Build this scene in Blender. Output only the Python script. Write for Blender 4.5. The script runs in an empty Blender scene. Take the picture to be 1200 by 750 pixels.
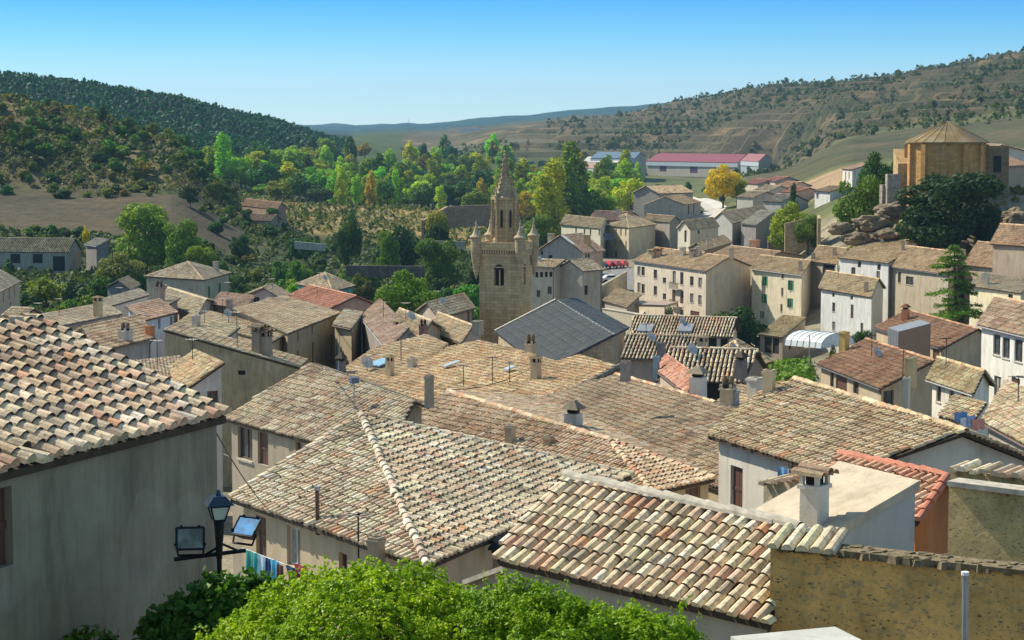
import bpy, math, random
import numpy as np
from mathutils import Vector, noise as mnoise

rng = np.random.default_rng(11)
random.seed(11)
F = 2400.0
PITCH = math.atan2(225.0, F)
SP, CP = math.sin(PITCH), math.cos(PITCH)
SC = bpy.context.scene
COL = SC.collection

# ---------------------------------------------------------------- survey helpers
def ray(px, py):
    u = (px - 600.0) / F; v = (375.0 - py) / F
    return np.array([u, CP + v * SP, -SP + v * CP])

def G(px, py, z):                     # where the line of sight meets height z
    d = ray(px, py); return d * (z / d[2])

def AT(px, py, D):                    # ... meets distance D
    d = ray(px, py); return d * (D / d[1])

def X(px, D): return (px - 600.0) / F * D * 1.0044

# ---------------------------------------------------------------- mesh helpers
def mesh_from(name, chunks, mats, smooth=False):
    V, LI, TOT, MI, UV = [], [], [], [], []
    nv = 0; anyuv = any(c[3] is not None for c in chunks)
    for v, f, m, u in chunks:
        v = np.asarray(v, dtype=np.float32).reshape(-1, 3); f = np.asarray(f, dtype=np.int32)
        if len(f) == 0: continue
        if f.ndim == 1: f = f[None, :]
        k = f.shape[1]
        V.append(v); LI.append((f + nv).ravel()); TOT.append(np.full(len(f), k, np.int32))
        MI.append(np.full(len(f), m, np.int32))
        if anyuv:
            if u is None: u = np.zeros((len(f), 2), np.float32)
            UV.append(np.repeat(np.asarray(u, np.float32), k, axis=0))
        nv += len(v)
    me = bpy.data.meshes.new(name)
    V = np.concatenate(V); LI = np.concatenate(LI); TOT = np.concatenate(TOT); MI = np.concatenate(MI)
    me.vertices.add(len(V)); me.vertices.foreach_set('co', V.ravel())
    me.loops.add(len(LI)); me.loops.foreach_set('vertex_index', LI)
    me.polygons.add(len(TOT))
    st = np.concatenate([[0], np.cumsum(TOT)[:-1]]).astype(np.int32)
    me.polygons.foreach_set('loop_start', st); me.polygons.foreach_set('loop_total', TOT)
    me.polygons.foreach_set('material_index', MI)
    me.polygons.foreach_set('use_smooth', np.full(len(TOT), bool(smooth)))
    for m in mats: me.materials.append(m)
    if anyuv:
        l = me.uv_layers.new(name='UVMap'); l.data.foreach_set('uv', np.concatenate(UV).ravel())
    me.update(calc_edges=True); me.validate()
    return me

def obj(name, chunks, mats, parent=None, org=None, color=None, smooth=False):
    if org is not None:
        chunks = [(np.asarray(v, float).reshape(-1, 3) - org, f, m, u) for v, f, m, u in chunks]
    me = mesh_from(name, chunks, mats if isinstance(mats, (list, tuple)) else [mats], smooth)
    o = bpy.data.objects.new(name, me); COL.objects.link(o)
    if parent is not None: o.parent = parent
    if color is not None: o.color = (*color, 1.0)
    return o

def tag(o, label=None, cat=None, group=None, kind=None):
    if label: o['label'] = label
    if cat: o['category'] = cat
    if group: o['group'] = group
    if kind: o['kind'] = kind
    return o

def empty(name, loc):
    o = bpy.data.objects.new(name, None); o.empty_display_size = .3
    COL.objects.link(o); o.location = [float(c) for c in loc]; return o

QB = np.array([[0,1,2,3],[7,6,5,4],[0,4,5,1],[1,5,6,2],[2,6,7,3],[3,7,4,0]])
def hexa(b, t, m=0):                   # bottom quad, top quad
    return (np.array(list(b) + list(t), float), QB[:, ::-1], m, None)

def box(c, sx, sy, sz, yaw=0., m=0, taper=1.0):   # c = centre of base
    c = np.asarray(c, float); ca, sa = math.cos(yaw), math.sin(yaw)
    def P(x, y, z): return c + np.array([x*ca - y*sa, x*sa + y*ca, z])
    hx, hy = sx/2, sy/2
    b = [P(-hx,-hy,0), P(hx,-hy,0), P(hx,hy,0), P(-hx,hy,0)]
    hx *= taper; hy *= taper
    t = [P(-hx,-hy,sz), P(hx,-hy,sz), P(hx,hy,sz), P(-hx,hy,sz)]
    return hexa(b, t, m)

def tube(p, q, r, n=8, m=0, r2=None):
    p = np.asarray(p, float); q = np.asarray(q, float); r2 = r if r2 is None else r2
    d = q - p; d /= np.linalg.norm(d) + 1e-9
    s = np.array([0,0,1.]) if abs(d[2]) < .9 else np.array([1.,0,0])
    e = np.cross(d, s); e /= np.linalg.norm(e); f = np.cross(d, e)
    an = np.arange(n) * 2 * math.pi / n
    ring = np.cos(an)[:, None] * e + np.sin(an)[:, None] * f
    V = np.vstack([p + ring * r, q + ring * r2, p[None], q[None]])
    i = np.arange(n); j = (i + 1) % n
    quads = np.stack([i, j, j + n, i + n], 1)
    t1 = np.stack([j, i, np.full(n, 2*n), j], 1); t2 = np.stack([i + n, j + n, np.full(n, 2*n+1), i+n], 1)
    return [(V, quads, m, None), (V, t1[:, :3], m, None), (V, t2[:, :3], m, None)]

def lathe(c, prof, n=12, m=0, yaw=0.):
    c = np.asarray(c, float); an = np.arange(n) * 2 * math.pi / n + yaw
    V = np.vstack([c + np.stack([r*np.cos(an), r*np.sin(an), np.full(n, z)], 1) for r, z in prof])
    Q = []
    i = np.arange(n); j = (i + 1) % n
    for k in range(len(prof) - 1):
        Q.append(np.stack([i + k*n, j + k*n, j + (k+1)*n, i + (k+1)*n], 1))
    return (V, np.vstack(Q), m, None)

def slab(poly, t=.1, m=0):
    P = np.asarray(poly, float); k = len(P); B = P - np.array([0, 0, t])
    i = np.arange(k); j = (i + 1) % k
    return [(P, np.arange(k)[None], m, None), (B, np.arange(k)[::-1][None], m, None),
            (np.vstack([P, B]), np.stack([i, i + k, j + k, j], 1), m, None)]

# ---------------------------------------------------------------- roman tile covering
def frame_of(poly):
    P = np.asarray(poly, float); a = P[1] - P[0]; a /= np.linalg.norm(a)
    n = np.cross(a, P[2] - P[0]); n /= np.linalg.norm(n)
    if n[2] < 0: n = -n
    b = np.cross(n, a)
    if b[2] < 0: a, b = -a, -b
    return P[0], a, b, n

def tiles(ch, poly, w=.25, l=.33, M=4, m=0, jit=1.0, rf=None):
    rf = rf or (.355 if w < .26 or M > 5 else .32)
    P = np.asarray(poly, float); o, a, b, n = frame_of(P)
    pa = (P - o) @ a; pb = (P - o) @ b
    cols = np.arange(math.floor(pa.min()/w), math.ceil(pa.max()/w)); ac = (cols + .5) * w
    ac = np.clip(ac, pa.min() + .04, pa.max() - .04)
    lo = np.full(len(ac), 1e9); hi = np.full(len(ac), -1e9)
    for i in range(len(P)):
        j = (i + 1) % len(P)
        if abs(pa[i] - pa[j]) < 1e-6: continue
        t = (ac - pa[i]) / (pa[j] - pa[i]); ok = (t >= 0) & (t <= 1)
        bb = pb[i] + t * (pb[j] - pb[i])
        lo = np.where(ok, np.minimum(lo, bb), lo); hi = np.where(ok, np.maximum(hi, bb), hi)
    good = hi - lo > .08
    off = rng.uniform(0, 100, 2)
    sh = rng.normal(0, .015 * jit, len(ac)); tilt = rng.normal(0, .02 * jit, len(ac))
    k0 = int(math.floor(pb.min()/l)); k1 = int(math.ceil(pb.max()/l))
    C, K = np.meshgrid(np.arange(len(ac)), np.arange(k0, k1), indexing='ij'); C = C.ravel(); K = K.ravel()
    b0 = K * l + sh[C] + rng.normal(0, .012 * jit, len(C)) ; b1 = b0 + l * 1.1
    first = b0 <= lo[C] + l * .4
    b0 = np.where(first, lo[C] - .04 + rng.normal(0, .015*jit, len(C)), b0)
    first2 = K * l + l * .9 < lo[C]
    b1 = np.minimum(b1, hi[C])
    ok = good[C] & ~first2 & (b1 - b0 > .07)
    C, K, b0, b1 = C[ok], K[ok], b0[ok], b1[ok]; N = len(C)
    if N == 0: return
    th = np.pi * np.arange(M + 1) / M
    r0 = w * rf * (1 + rng.normal(0, .03*jit, N)); r1 = w * (rf - .045) * (1 + rng.normal(0, .03*jit, N))
    am = ac[C] + rng.normal(0, .009*jit, N); da = rng.normal(0, .012*jit, N) + tilt[C] * .3
    slip = rng.random(N) < .035; da = da + slip * rng.normal(0, .05, N); b0 = b0 - slip * rng.uniform(.0, .07, N); r0 = r0 * (1 + slip * rng.normal(0, .05, N))
    z0 = (.055 if M > 5 else .05) + np.abs(rng.normal(0, .008*jit, N)); z1 = .028 + np.abs(rng.normal(0, .004*jit, N))
    def ringv(am, r, z, bb, lift):
        A = am[:, None] + r[:, None] * np.cos(th); H = z[:, None] + r[:, None] * 1.05 * np.sin(th) - lift
        return o + A[..., None] * a + bb[:, None, None] * b + H[..., None] * n
    L = ringv(am, r0, z0, b0, .0); U = ringv(am + da, r1, z1, b1, 0.)
    V = np.concatenate([L, U], 1).reshape(-1, 3); nv = 2 * (M + 1)
    fq = [[j, j + 1, M + 2 + j, M + 1 + j] for j in range(M)]
    cq = []
    for j in range(M // 2):
        q = [j, j + 1, M - j - 1, M - j]
        if q[1] == q[2]: continue
        cq.append(q[::-1])
    fq = np.array(fq); cq = np.array(cq); base = (np.arange(N) * nv)[:, None, None]
    cell = np.stack([cols[C] + .5 + math.floor(off[0]), K + .5 + math.floor(off[1])], 1)
    ch.append((V, (fq[None] + base).reshape(-1, 4), m, np.repeat(cell, len(fq), 0)))
    if len(cq):        # lower ends are closed faces, coloured dark for the shade inside; along the eave they are plugged with mortar
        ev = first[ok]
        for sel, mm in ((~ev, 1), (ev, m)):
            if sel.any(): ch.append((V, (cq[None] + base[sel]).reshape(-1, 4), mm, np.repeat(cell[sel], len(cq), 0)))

def ridge(ch, p, q, r=.14, l=.38, M=6, m=0, lift=.02):
    p = np.asarray(p, float); q = np.asarray(q, float); d = q - p; L = np.linalg.norm(d)
    if L < .2: return
    d /= L; s = np.cross(d, [0, 0, 1]); s /= np.linalg.norm(s); n = np.cross(s, d)
    k = max(1, int(L / l)); th = np.pi * np.arange(M + 1) / M
    t0 = np.arange(k) * L / k - .02; t1 = t0 + L / k * 1.12
    ra = r * (1 + rng.normal(0, .05, k)); rb = ra * .84
    jx = rng.normal(0, .012, k)
    def ring(t, rr, lf):
        return p + t[:, None, None] * d + ((jx[:, None] + rr[:, None] * np.cos(th))[..., None] * s) + ((lf + rr[:, None] * np.sin(th))[..., None] * n)
    V = np.concatenate([ring(t0, ra, lift + .02), ring(t1, rb, lift)], 1).reshape(-1, 3)
    fq = [[j, j + 1, M + 2 + j, M + 1 + j] for j in range(M)] + [[M - j, M - j - 1, j + 1, j] for j in range(M // 2) if j + 1 != M - j - 1]
    fq = np.array(fq); Fc = (fq[None] + (np.arange(k) * 2 * (M + 1))[:, None, None]).reshape(-1, 4)
    uv = np.repeat(np.stack([np.arange(k) + rng.integers(200, 900) + .5, np.full(k, rng.integers(1, 99) + .5)], 1), len(fq), 0)
    ch.append((V, Fc, m, uv))

# ---------------------------------------------------------------- materials
def newmat(name):
    m = bpy.data.materials.new(name); m.use_nodes = True; nt = m.node_tree
    for n in list(nt.nodes):
        if n.type not in ('BSDF_PRINCIPLED', 'OUTPUT_MATERIAL'): nt.nodes.remove(n)
    return m, nt, nt.nodes['Principled BSDF']

def nd(nt, t, **kw):
    n = nt.nodes.new(t)
    for k, v in kw.items(): setattr(n, k, v)
    return n

def mixc(nt, fac, a, b, mode='MIX'):
    n = nd(nt, 'ShaderNodeMix', data_type='RGBA', blend_type=mode)
    for s, v in ((n.inputs[0], fac), (n.inputs[6], a), (n.inputs[7], b)):
        if hasattr(v, 'links') or hasattr(v, 'is_linked'): nt.links.new(v, s)
        else: s.default_value = v if not isinstance(v, tuple) else (*v, 1)[:4]
    return n.outputs[2]

def nz(nt, scale, detail=4, rough=.55, vec=None):
    n = nd(nt, 'ShaderNodeTexNoise'); n.inputs['Scale'].default_value = scale; n.inputs['Detail'].default_value = detail
    n.inputs['Roughness'].default_value = rough
    if vec is not None: nt.links.new(vec, n.inputs['Vector'])
    return n.outputs['Fac']

def ramp(nt, fac, stops, interp='LINEAR'):
    r = nd(nt, 'ShaderNodeValToRGB'); r.color_ramp.interpolation = interp
    el = r.color_ramp.elements
    while len(el) < len(stops): el.new(.5)
    for e, (p, c) in zip(el, stops):
        e.position = p; e.color = (*c, 1) if isinstance(c, tuple) else (c, c, c, 1)
    nt.links.new(fac, r.inputs[0]); return r.outputs[0]

def pos(nt): return nd(nt, 'ShaderNodeNewGeometry').outputs['Position']

def bump(nt, bs, h, strength=.4, dist=.02):
    b = nd(nt, 'ShaderNodeBump'); b.inputs['Strength'].default_value = strength; b.inputs['Distance'].default_value = dist
    nt.links.new(h, b.inputs['Height']); nt.links.new(b.outputs[0], bs.inputs['Normal'])

def tile_mat():
    m, nt, bs = newmat('roof_tile'); p = pos(nt)
    uv = nd(nt, 'ShaderNodeUVMap'); wn = nd(nt, 'ShaderNodeTexWhiteNoise', noise_dimensions='2D')
    nt.links.new(uv.outputs[0], wn.inputs['Vector'])
    c = ramp(nt, wn.outputs['Value'], [(0, (.53,.41,.27)), (.17, (.66,.53,.36)), (.30, (.40,.29,.185)), (.42, (.57,.37,.265)), (.53, (.72,.62,.47)),
             (.63, (.42,.21,.135)), (.70, (.52,.47,.29)), (.79, (.25,.205,.15)), (.87, (.52,.23,.11)), (.91, (.60,.55,.47)), (.97, (.15,.125,.10))], 'CONSTANT')
    # neighbouring tiles of one batch drift together
    big = nz(nt, .55, 3, .6, p)
    c = mixc(nt, ramp(nt, big, [(.42, 0.), (.66, .4)]), c, (.50,.385,.26))
    red = nz(nt, .23, 4, .65, p)
    c = mixc(nt, ramp(nt, red, [(.56, 0.), (.70, .5)]), c, (.50,.30,.19))
    # lichen and grime
    li = nz(nt, 9., 5, .7, p)
    c = mixc(nt, ramp(nt, li, [(.52, 0.), (.66, .5)]), c, (.44,.41,.28))
    gr = nz(nt, 4.5, 5, .75, p)
    c = mixc(nt, ramp(nt, gr, [(.48, 0.), (.68, .75)]), c, (.15,.12,.09))
    ls = nz(nt, 17., 4, .7, p); c = mixc(nt, ramp(nt, ls, [(.57, 0.), (.66, .8)]), c, (.09,.08,.06))
    mo = nz(nt, .9, 6, .75, p); c = mixc(nt, ramp(nt, mo, [(.58, 0.), (.72, .6)]), c, (.155,.14,.085))
    ol = nz(nt, .38, 5, .7, p); c = mixc(nt, 1., c, ramp(nt, ol, [(.32, (.66,.62,.56)), (.52, (1., 1., 1.)), (.7, (1.12, 1.08, 1.))]), 'MULTIPLY')
    oi = nd(nt, 'ShaderNodeObjectInfo')
    c = mixc(nt, 1., c, oi.outputs['Color'], 'MULTIPLY'); c = mixc(nt, 1., c, (1.20, 1.31, 1.43), 'MULTIPLY')
    nt.links.new(c, bs.inputs['Base Color']); bs.inputs['Roughness'].default_value = .9
    bump(nt, bs, nz(nt, 30., 4, .6, p), .35, .02)
    return m

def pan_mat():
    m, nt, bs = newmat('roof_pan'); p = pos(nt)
    c = ramp(nt, nz(nt, 3., 5, .7, p), [(.3, (.025,.018,.012)), (.7, (.08,.058,.04))])  # darker than real clay: shade between the cover tiles put into the colour
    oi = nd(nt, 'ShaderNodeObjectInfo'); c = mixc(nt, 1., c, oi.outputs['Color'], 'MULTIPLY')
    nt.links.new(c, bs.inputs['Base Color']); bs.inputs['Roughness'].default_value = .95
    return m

def plaster_mat(name, scale=1., stain=.5, stones=0., bumps=.3):
    m, nt, bs = newmat(name); p = pos(nt)
    oi = nd(nt, 'ShaderNodeObjectInfo'); c = oi.outputs['Color']
    if stones:
        mp = nd(nt, 'ShaderNodeMapping'); nt.links.new(p, mp.inputs[0]); mp.inputs['Scale'].default_value = (1, 1, 1.8)
        vo = nd(nt, 'ShaderNodeTexVoronoi', feature='F1'); vo.inputs['Scale'].default_value = stones; nt.links.new(mp.outputs[0], vo.inputs['Vector'])
        ve = nd(nt, 'ShaderNodeTexVoronoi', feature='DISTANCE_TO_EDGE'); ve.inputs['Scale'].default_value = stones; nt.links.new(mp.outputs[0], ve.inputs['Vector'])
        sp = nd(nt, 'ShaderNodeSeparateColor'); nt.links.new(vo.outputs['Color'], sp.inputs[0])
        c = mixc(nt, 1., c, ramp(nt, sp.outputs[0], [(0, .62), (1, 1.2)]), 'MULTIPLY')
        c = mixc(nt, ramp(nt, ve.outputs['Distance'], [(.0, .55), (.07, 0.)]), c, (.33,.28,.2))
    if name == 'ashlar':
        sv = nd(nt, 'ShaderNodeSeparateXYZ'); nt.links.new(p, sv.inputs[0])
        ma = nd(nt, 'ShaderNodeMath', operation='MULTIPLY_ADD'); nt.links.new(sv.outputs[1], ma.inputs[0]); ma.inputs[1].default_value = .72; nt.links.new(sv.outputs[0], ma.inputs[2])
        cb = nd(nt, 'ShaderNodeCombineXYZ'); nt.links.new(ma.outputs[0], cb.inputs[0]); nt.links.new(sv.outputs[2], cb.inputs[1])
        br = nd(nt, 'ShaderNodeTexBrick'); nt.links.new(cb.outputs[0], br.inputs['Vector']); br.inputs['Scale'].default_value = 1.; br.inputs['Brick Width'].default_value = .75; br.inputs['Row Height'].default_value = .36; br.inputs['Mortar Size'].default_value = .018
        for k_, v_ in (('Color1', 1.12), ('Color2', .80), ('Mortar', .55)): br.inputs[k_].default_value = (v_, v_, v_, 1)
        c = mixc(nt, .9, c, br.outputs['Color'], 'MULTIPLY')
    # vertical rain streaks and blotches
    mp2 = nd(nt, 'ShaderNodeMapping'); nt.links.new(p, mp2.inputs[0]); mp2.inputs['Scale'].default_value = (1, 1, .16)
    st = nz(nt, 1.7 * scale, 6, .7, mp2.outputs[0])
    c = mixc(nt, stain, c, ramp(nt, st, [(.3, (.52,.48,.42)), (.55, (1., 1., 1.)), (.75, (1.1, 1.08, 1.04))]), 'MULTIPLY')
    pa = nz(nt, .45 * scale, 2, .4, p); c = mixc(nt, ramp(nt, pa, [(.565, 0.), (.59, .25 * stain)]), c, (.50,.46,.38))
    bl = nz(nt, .7 * scale, 5, .65, p)
    c = mixc(nt, stain, c, ramp(nt, bl, [(.3, (.70,.68,.66)), (.6, (1.04, 1.02, 1.))]), 'MULTIPLY')
    nt.links.new(c, bs.inputs['Base Color']); bs.inputs['Roughness'].default_value = .93
    bump(nt, bs, nz(nt, 14. * scale, 6, .7, p), bumps, .03)
    return m

def plain_mat(name, col, rough=.7, metal=0., var=.25, scale=6.):
    m, nt, bs = newmat(name); p = pos(nt)
    f = nz(nt, scale, 4, .6, p)
    c = mixc(nt, 1., (*col, 1), ramp(nt, f, [(.3, 1 - var), (.7, 1 + var * .4)]), 'MULTIPLY')
    nt.links.new(c, bs.inputs['Base Color']); bs.inputs['Roughness'].default_value = rough; bs.inputs['Metallic'].default_value = metal
    return m

def color_mat(name, rough=.6, metal=0.):    # takes the colour of the object
    m, nt, bs = newmat(name); p = pos(nt); oi = nd(nt, 'ShaderNodeObjectInfo')
    c = mixc(nt, 1., oi.outputs['Color'], ramp(nt, nz(nt, 5., 4, .6, p), [(.3, .8), (.7, 1.08)]), 'MULTIPLY')
    nt.links.new(c, bs.inputs['Base Color']); bs.inputs['Roughness'].default_value = rough; bs.inputs['Metallic'].default_value = metal
    return m

def glass_mat(name, col=(.03,.035,.04), rough=.08):
    m, nt, bs = newmat(name)
    c = mixc(nt, ramp(nt, nz(nt, 1.2, 3, .6, pos(nt)), [(.4, 0.), (.6, 1.)]), (*col, 1), (col[0]*2.2, col[1]*2.2, col[2]*2.2, 1))
    nt.links.new(c, bs.inputs['Base Color']); bs.inputs['Roughness'].default_value = rough
    bs.inputs['Specular IOR Level'].default_value = .5
    return m

def leaf_mat(name, gloss=.55, trans=.3, scale=.5):
    m, nt, bs = newmat(name); p = pos(nt)
    oi = nd(nt, 'ShaderNodeObjectInfo'); uv = nd(nt, 'ShaderNodeUVMap')
    wn = nd(nt, 'ShaderNodeTexWhiteNoise', noise_dimensions='2D'); nt.links.new(uv.outputs[0], wn.inputs['Vector'])
    c = mixc(nt, 1., oi.outputs['Color'], ramp(nt, wn.outputs['Value'], [(0, (.75,.85,.6)), (.6, (1.35, 1.35, .9)), (1., (2., 1.8, .9))]), 'MULTIPLY')
    c = mixc(nt, 1., c, ramp(nt, nz(nt, scale, 3, .6, p), [(.35, (.72,.8,.8)), (.65, (1.22, 1.12, .95))]), 'MULTIPLY')
    nt.links.new(c, bs.inputs['Base Color']); bs.inputs['Roughness'].default_value = gloss
    bs.inputs['Specular IOR Level'].default_value = .15
    tr = nd(nt, 'ShaderNodeBsdfTranslucent'); nt.links.new(mixc(nt, 1., c, (1.25, 1.3, .6, 1), 'MULTIPLY'), tr.inputs[0])
    mx = nd(nt, 'ShaderNodeMixShader'); mx.inputs[0].default_value = trans
    nt.links.new(bs.outputs[0], mx.inputs[1]); nt.links.new(tr.outputs[0], mx.inputs[2])
    nt.links.new(mx.outputs[0], nt.nodes['Material Output'].inputs['Surface'])
    return m

M_TILE = tile_mat(); M_PAN = pan_mat()
M_PLAS = plaster_mat('plaster'); M_STONE = plaster_mat('rubble_stone', 1., .45, 2.6, .6)
M_ROUGH = plaster_mat('weathered_plaster', 1.4, .8, 0., .7); 
def earth_mat():
    m, nt, bs = newmat('earth_render'); p = pos(nt); oi = nd(nt, 'ShaderNodeObjectInfo'); c = oi.outputs['Color']
    c = mixc(nt, 1., c, ramp(nt, nz(nt, 1.1, 6, .7, p), [(.32, (.55,.52,.48)), (.5, (.9,.9,.9)), (.68, (1.25,1.2,1.1))]), 'MULTIPLY')
    c = mixc(nt, ramp(nt, nz(nt, 7., 6, .75, p), [(.52, 0.), (.62, .6)]), c, (.36,.29,.19))
    mp = nd(nt, 'ShaderNodeMapping'); nt.links.new(p, mp.inputs[0]); mp.inputs['Scale'].default_value = (1, 1, 2.4)
    pit = nz(nt, 11., 3, .6, mp.outputs[0]); c = mixc(nt, ramp(nt, pit, [(.60, 0.), (.67, .85)]), c, (.10,.075,.045))
    nt.links.new(c, bs.inputs['Base Color']); bs.inputs['Roughness'].default_value = 1.
    bump(nt, bs, nz(nt, 9., 8, .75, p), 1., .08); return m
M_EARTH = earth_mat()
M_ASHLAR = plaster_mat('ashlar', .9, .5, 0., .5)
M_WOOD = plain_mat('brown_wood', (.13,.065,.03), .7, 0, .4, 8.)
M_FRAME = color_mat('painted_joinery', .55)
M_GLASS = glass_mat('window_glass')
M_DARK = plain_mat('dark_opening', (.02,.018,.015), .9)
M_MORTAR = plain_mat('mortar', (.50,.45,.36), .95, 0, .4, 5.)
M_METAL = plain_mat('grey_metal', (.34,.36,.38), .45, .6, .25, 4.)
M_BLACK = plain_mat('black_iron', (.016,.018,.022), .45, .5, .3, 9.)
M_PAINT = color_mat('paint', .45)
M_CLOTH = color_mat('cloth', .9)
M_SLATE = None
def slate_mat():
    m, nt, bs = newmat('dark_roof_tile'); p = pos(nt)
    uv = nd(nt, 'ShaderNodeUVMap'); wn = nd(nt, 'ShaderNodeTexWhiteNoise', noise_dimensions='2D'); nt.links.new(uv.outputs[0], wn.inputs['Vector'])
    c = ramp(nt, wn.outputs['Value'], [(0, (.12,.128,.13)), (.5, (.155,.163,.16)), (1., (.21,.215,.205))])
    sx = nd(nt, 'ShaderNodeSeparateXYZ'); nt.links.new(uv.outputs[0], sx.inputs[0])
    md = nd(nt, 'ShaderNodeMath', operation='PINGPONG'); md.inputs[1].default_value = 1.; fl = nd(nt, 'ShaderNodeMath', operation='FLOOR'); nt.links.new(sx.outputs[0], fl.inputs[0]); nt.links.new(fl.outputs[0], md.inputs[0])
    c = mixc(nt, md.outputs[0], c, (.022,.027,.032))
    c = mixc(nt, ramp(nt, nz(nt, .6, 5, .7, p), [(.45, 0.), (.7, .4)]), c, (.14,.14,.12))
    nt.links.new(c, bs.inputs['Base Color']); bs.inputs['Roughness'].default_value = .7
    return m
M_SLATE = slate_mat()
M_LEAF = leaf_mat('foliage', .6, .3, .35)
M_LEAFN = leaf_mat('glossy_foliage', .42, .35, 1.6)
M_BARK = plain_mat('bark', (.09,.07,.05), .95, 0, .5, 6.)

# ---------------------------------------------------------------- terrain
TPX = [-1500,-300,   0,  100, 200, 300, 400, 500, 600, 700, 800, 900,1000,1100,1200,1500,2700]
TZ = {
 6:   [-3.]*17,
 12:  [-5.5]*17,
 20:  [-10.5]*17,
 30:  [-14]*17,
 45:  [-17]*17,
 60:  [-18.5]*17,
 100: [-22]*17,
 150: [-25,-25,-25,-25,-25,-25,-25,-25,-25,-25,-25,-25,-24,-22,-21,-20,-20],
 200: [-28,-28,-28,-28,-28,-28,-28,-28,-28,-28,-28,-28,-27,-25,-24,-22,-22],
 260: [-30,-30,-30,-31,-31,-31,-31,-31,-31,-31,-31,-31,-30,-27,-24,-24,-24],
 285: [-30,-30,-30,-31,-31,-32,-32,-32,-32,-32,-32,-32,-31,-28,-24,-24,-24],
 305: [-30,-30,-30,-31,-31,-32,-32.5,-33,-33,-33,-33,-32,-30,-27,-23,-22,-22],
 330: [-30,-30,-30,-31,-31,-32,-33,-33,-33,-31.5,-32,-32,-24,-11,-11,-11,-11],
 400: [-29,-29,-30,-32,-33,-34,-34,-34,-33,-28.3,-29.5,-27,-18,-9,-8,-8,-8],
 445: [-30,-30,-31,-31.5,-32,-33.5,-35,-35,-34,-28.8,-30,-26,-17,-9,-8,-8,-8],
 490: [-24,-24,-25,-26,-27,-32,-35,-35,-34,-30.5,-30,-25,-16,-9.5,-8,-8,-8],
 565: [-16,-16,-17.5,-17.5,-17.2,-28,-33.5,-35,-35,-34,-29,-25,-15,-10,-8,-7,-7],
 605: [-2,-1,0,-3,-9,-28,-31,-34,-35,-34,-28,-24,-13.5,-10,-8,-6,-6],
 650: [16,13,9.5,5,-3.5,-28,-30,-33,-35,-34,-28,-23,-13.3,-10,-8,-5,-5],
 750: [16,12,7,2,-8,-28,-29,-30.5,-35,-34,-28,-21,-11,-8,-5,-2,0],
 900: [0,-2,-8,-12,-14,-26,-33,-34,-34,-33,-29,-20,-7.5,-4,1,6,10],
 1100: [20,16,12,5,-3,-15,-29,-32,-32,-32,-32,-27,-2,7,12,20,30],
 1300: [44,41,31,25,18,0,-18,-28,-28,-30,-33,-31,4,22,34,45,60],
 1450: [41,37,28,23,18,3,-14,-23.5,-22,-25,-32,-27,12,30,46,58,72],
 1500: [40,36,27,22.5,18,4,-12,-22,-18,-18,-20,0,24,40,52,64,80],
 1700: [36,33,26,22,17,4,-12,-19,-12,-8,-2,20,36,50,60,75,90],
 2000:[ 20, 18,  12,  10,   8,   0,-12,-15, -4,  3, 18,38,43,48,57,70,90],
 2400:[  5,  5,   3,   2,   0,  -4,-12,-11, -2,  9, 27,38,42,46,55,60,80],
 3000:[  0,  0,   0,   0,  -2,  -6,-11, -7,  2, 15, 28,34,38,42,50,50,60],
 4500:[  0,  0,   0,   0,   0,  -2, -1,  7, 24, 41, 55,50,50,50,50,50,50],
 6500:[  5,  5,   5,   5,   5,   6,  7, 12, 20, 30, 30,30,30,30,30,30,30],
 9000:[  0]*17,
 14000:[-5]*17,
}
TD = sorted(TZ); TLD = np.log(np.array(TD, float)); TA = np.array([TZ[d] for d in TD], float)
def Zt(px, D):
    px = np.asarray(px, float); D = np.asarray(D, float)
    ld = np.log(np.clip(D, 6.01, 13900)); i = np.clip(np.searchsorted(TLD, ld) - 1, 0, len(TD) - 2)
    t = (ld - TLD[i]) / (TLD[i+1] - TLD[i]); t = t * t * (3 - 2 * t) * .5 + t * .5
    P = np.array(TPX, float); j = np.clip(np.searchsorted(P, px) - 1, 0, len(P) - 2)
    s = np.clip((px - P[j]) / (P[j+1] - P[j]), 0, 1); s = s * s * (3 - 2 * s) * .6 + s * .4
    z = (TA[i, j] * (1 - s) + TA[i, j+1] * s) * (1 - t) + (TA[i+1, j] * (1 - s) + TA[i+1, j+1] * s) * t
    return z
def fbm(x, y, sc, oct=4):
    r = np.zeros_like(x); a = 1.
    for k in range(oct):
        r += a * np.array([mnoise.noise(Vector((float(p) / sc, float(q) / sc, 3.7 * k))) for p, q in zip(x.ravel(), y.ravel())]).reshape(x.shape)
        sc *= .48; a *= .5
    return r
GRID = []
def ground_z(x, y):
    y = max(y, 6.3); a = 600 + x / y * F / 1.0044
    pxs, ds, Z = GRID
    i = int(np.clip(np.searchsorted(ds, y) - 1, 0, len(ds) - 2)); j = int(np.clip(np.searchsorted(pxs, a) - 1, 0, len(pxs) - 2))
    t = (y - ds[i]) / (ds[i+1] - ds[i]); s = min(1., max(0., (a - pxs[j]) / (pxs[j+1] - pxs[j])))
    return float((Z[i, j] * (1-s) + Z[i, j+1] * s) * (1-t) + (Z[i+1, j] * (1-s) + Z[i+1, j+1] * s) * t)

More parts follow.
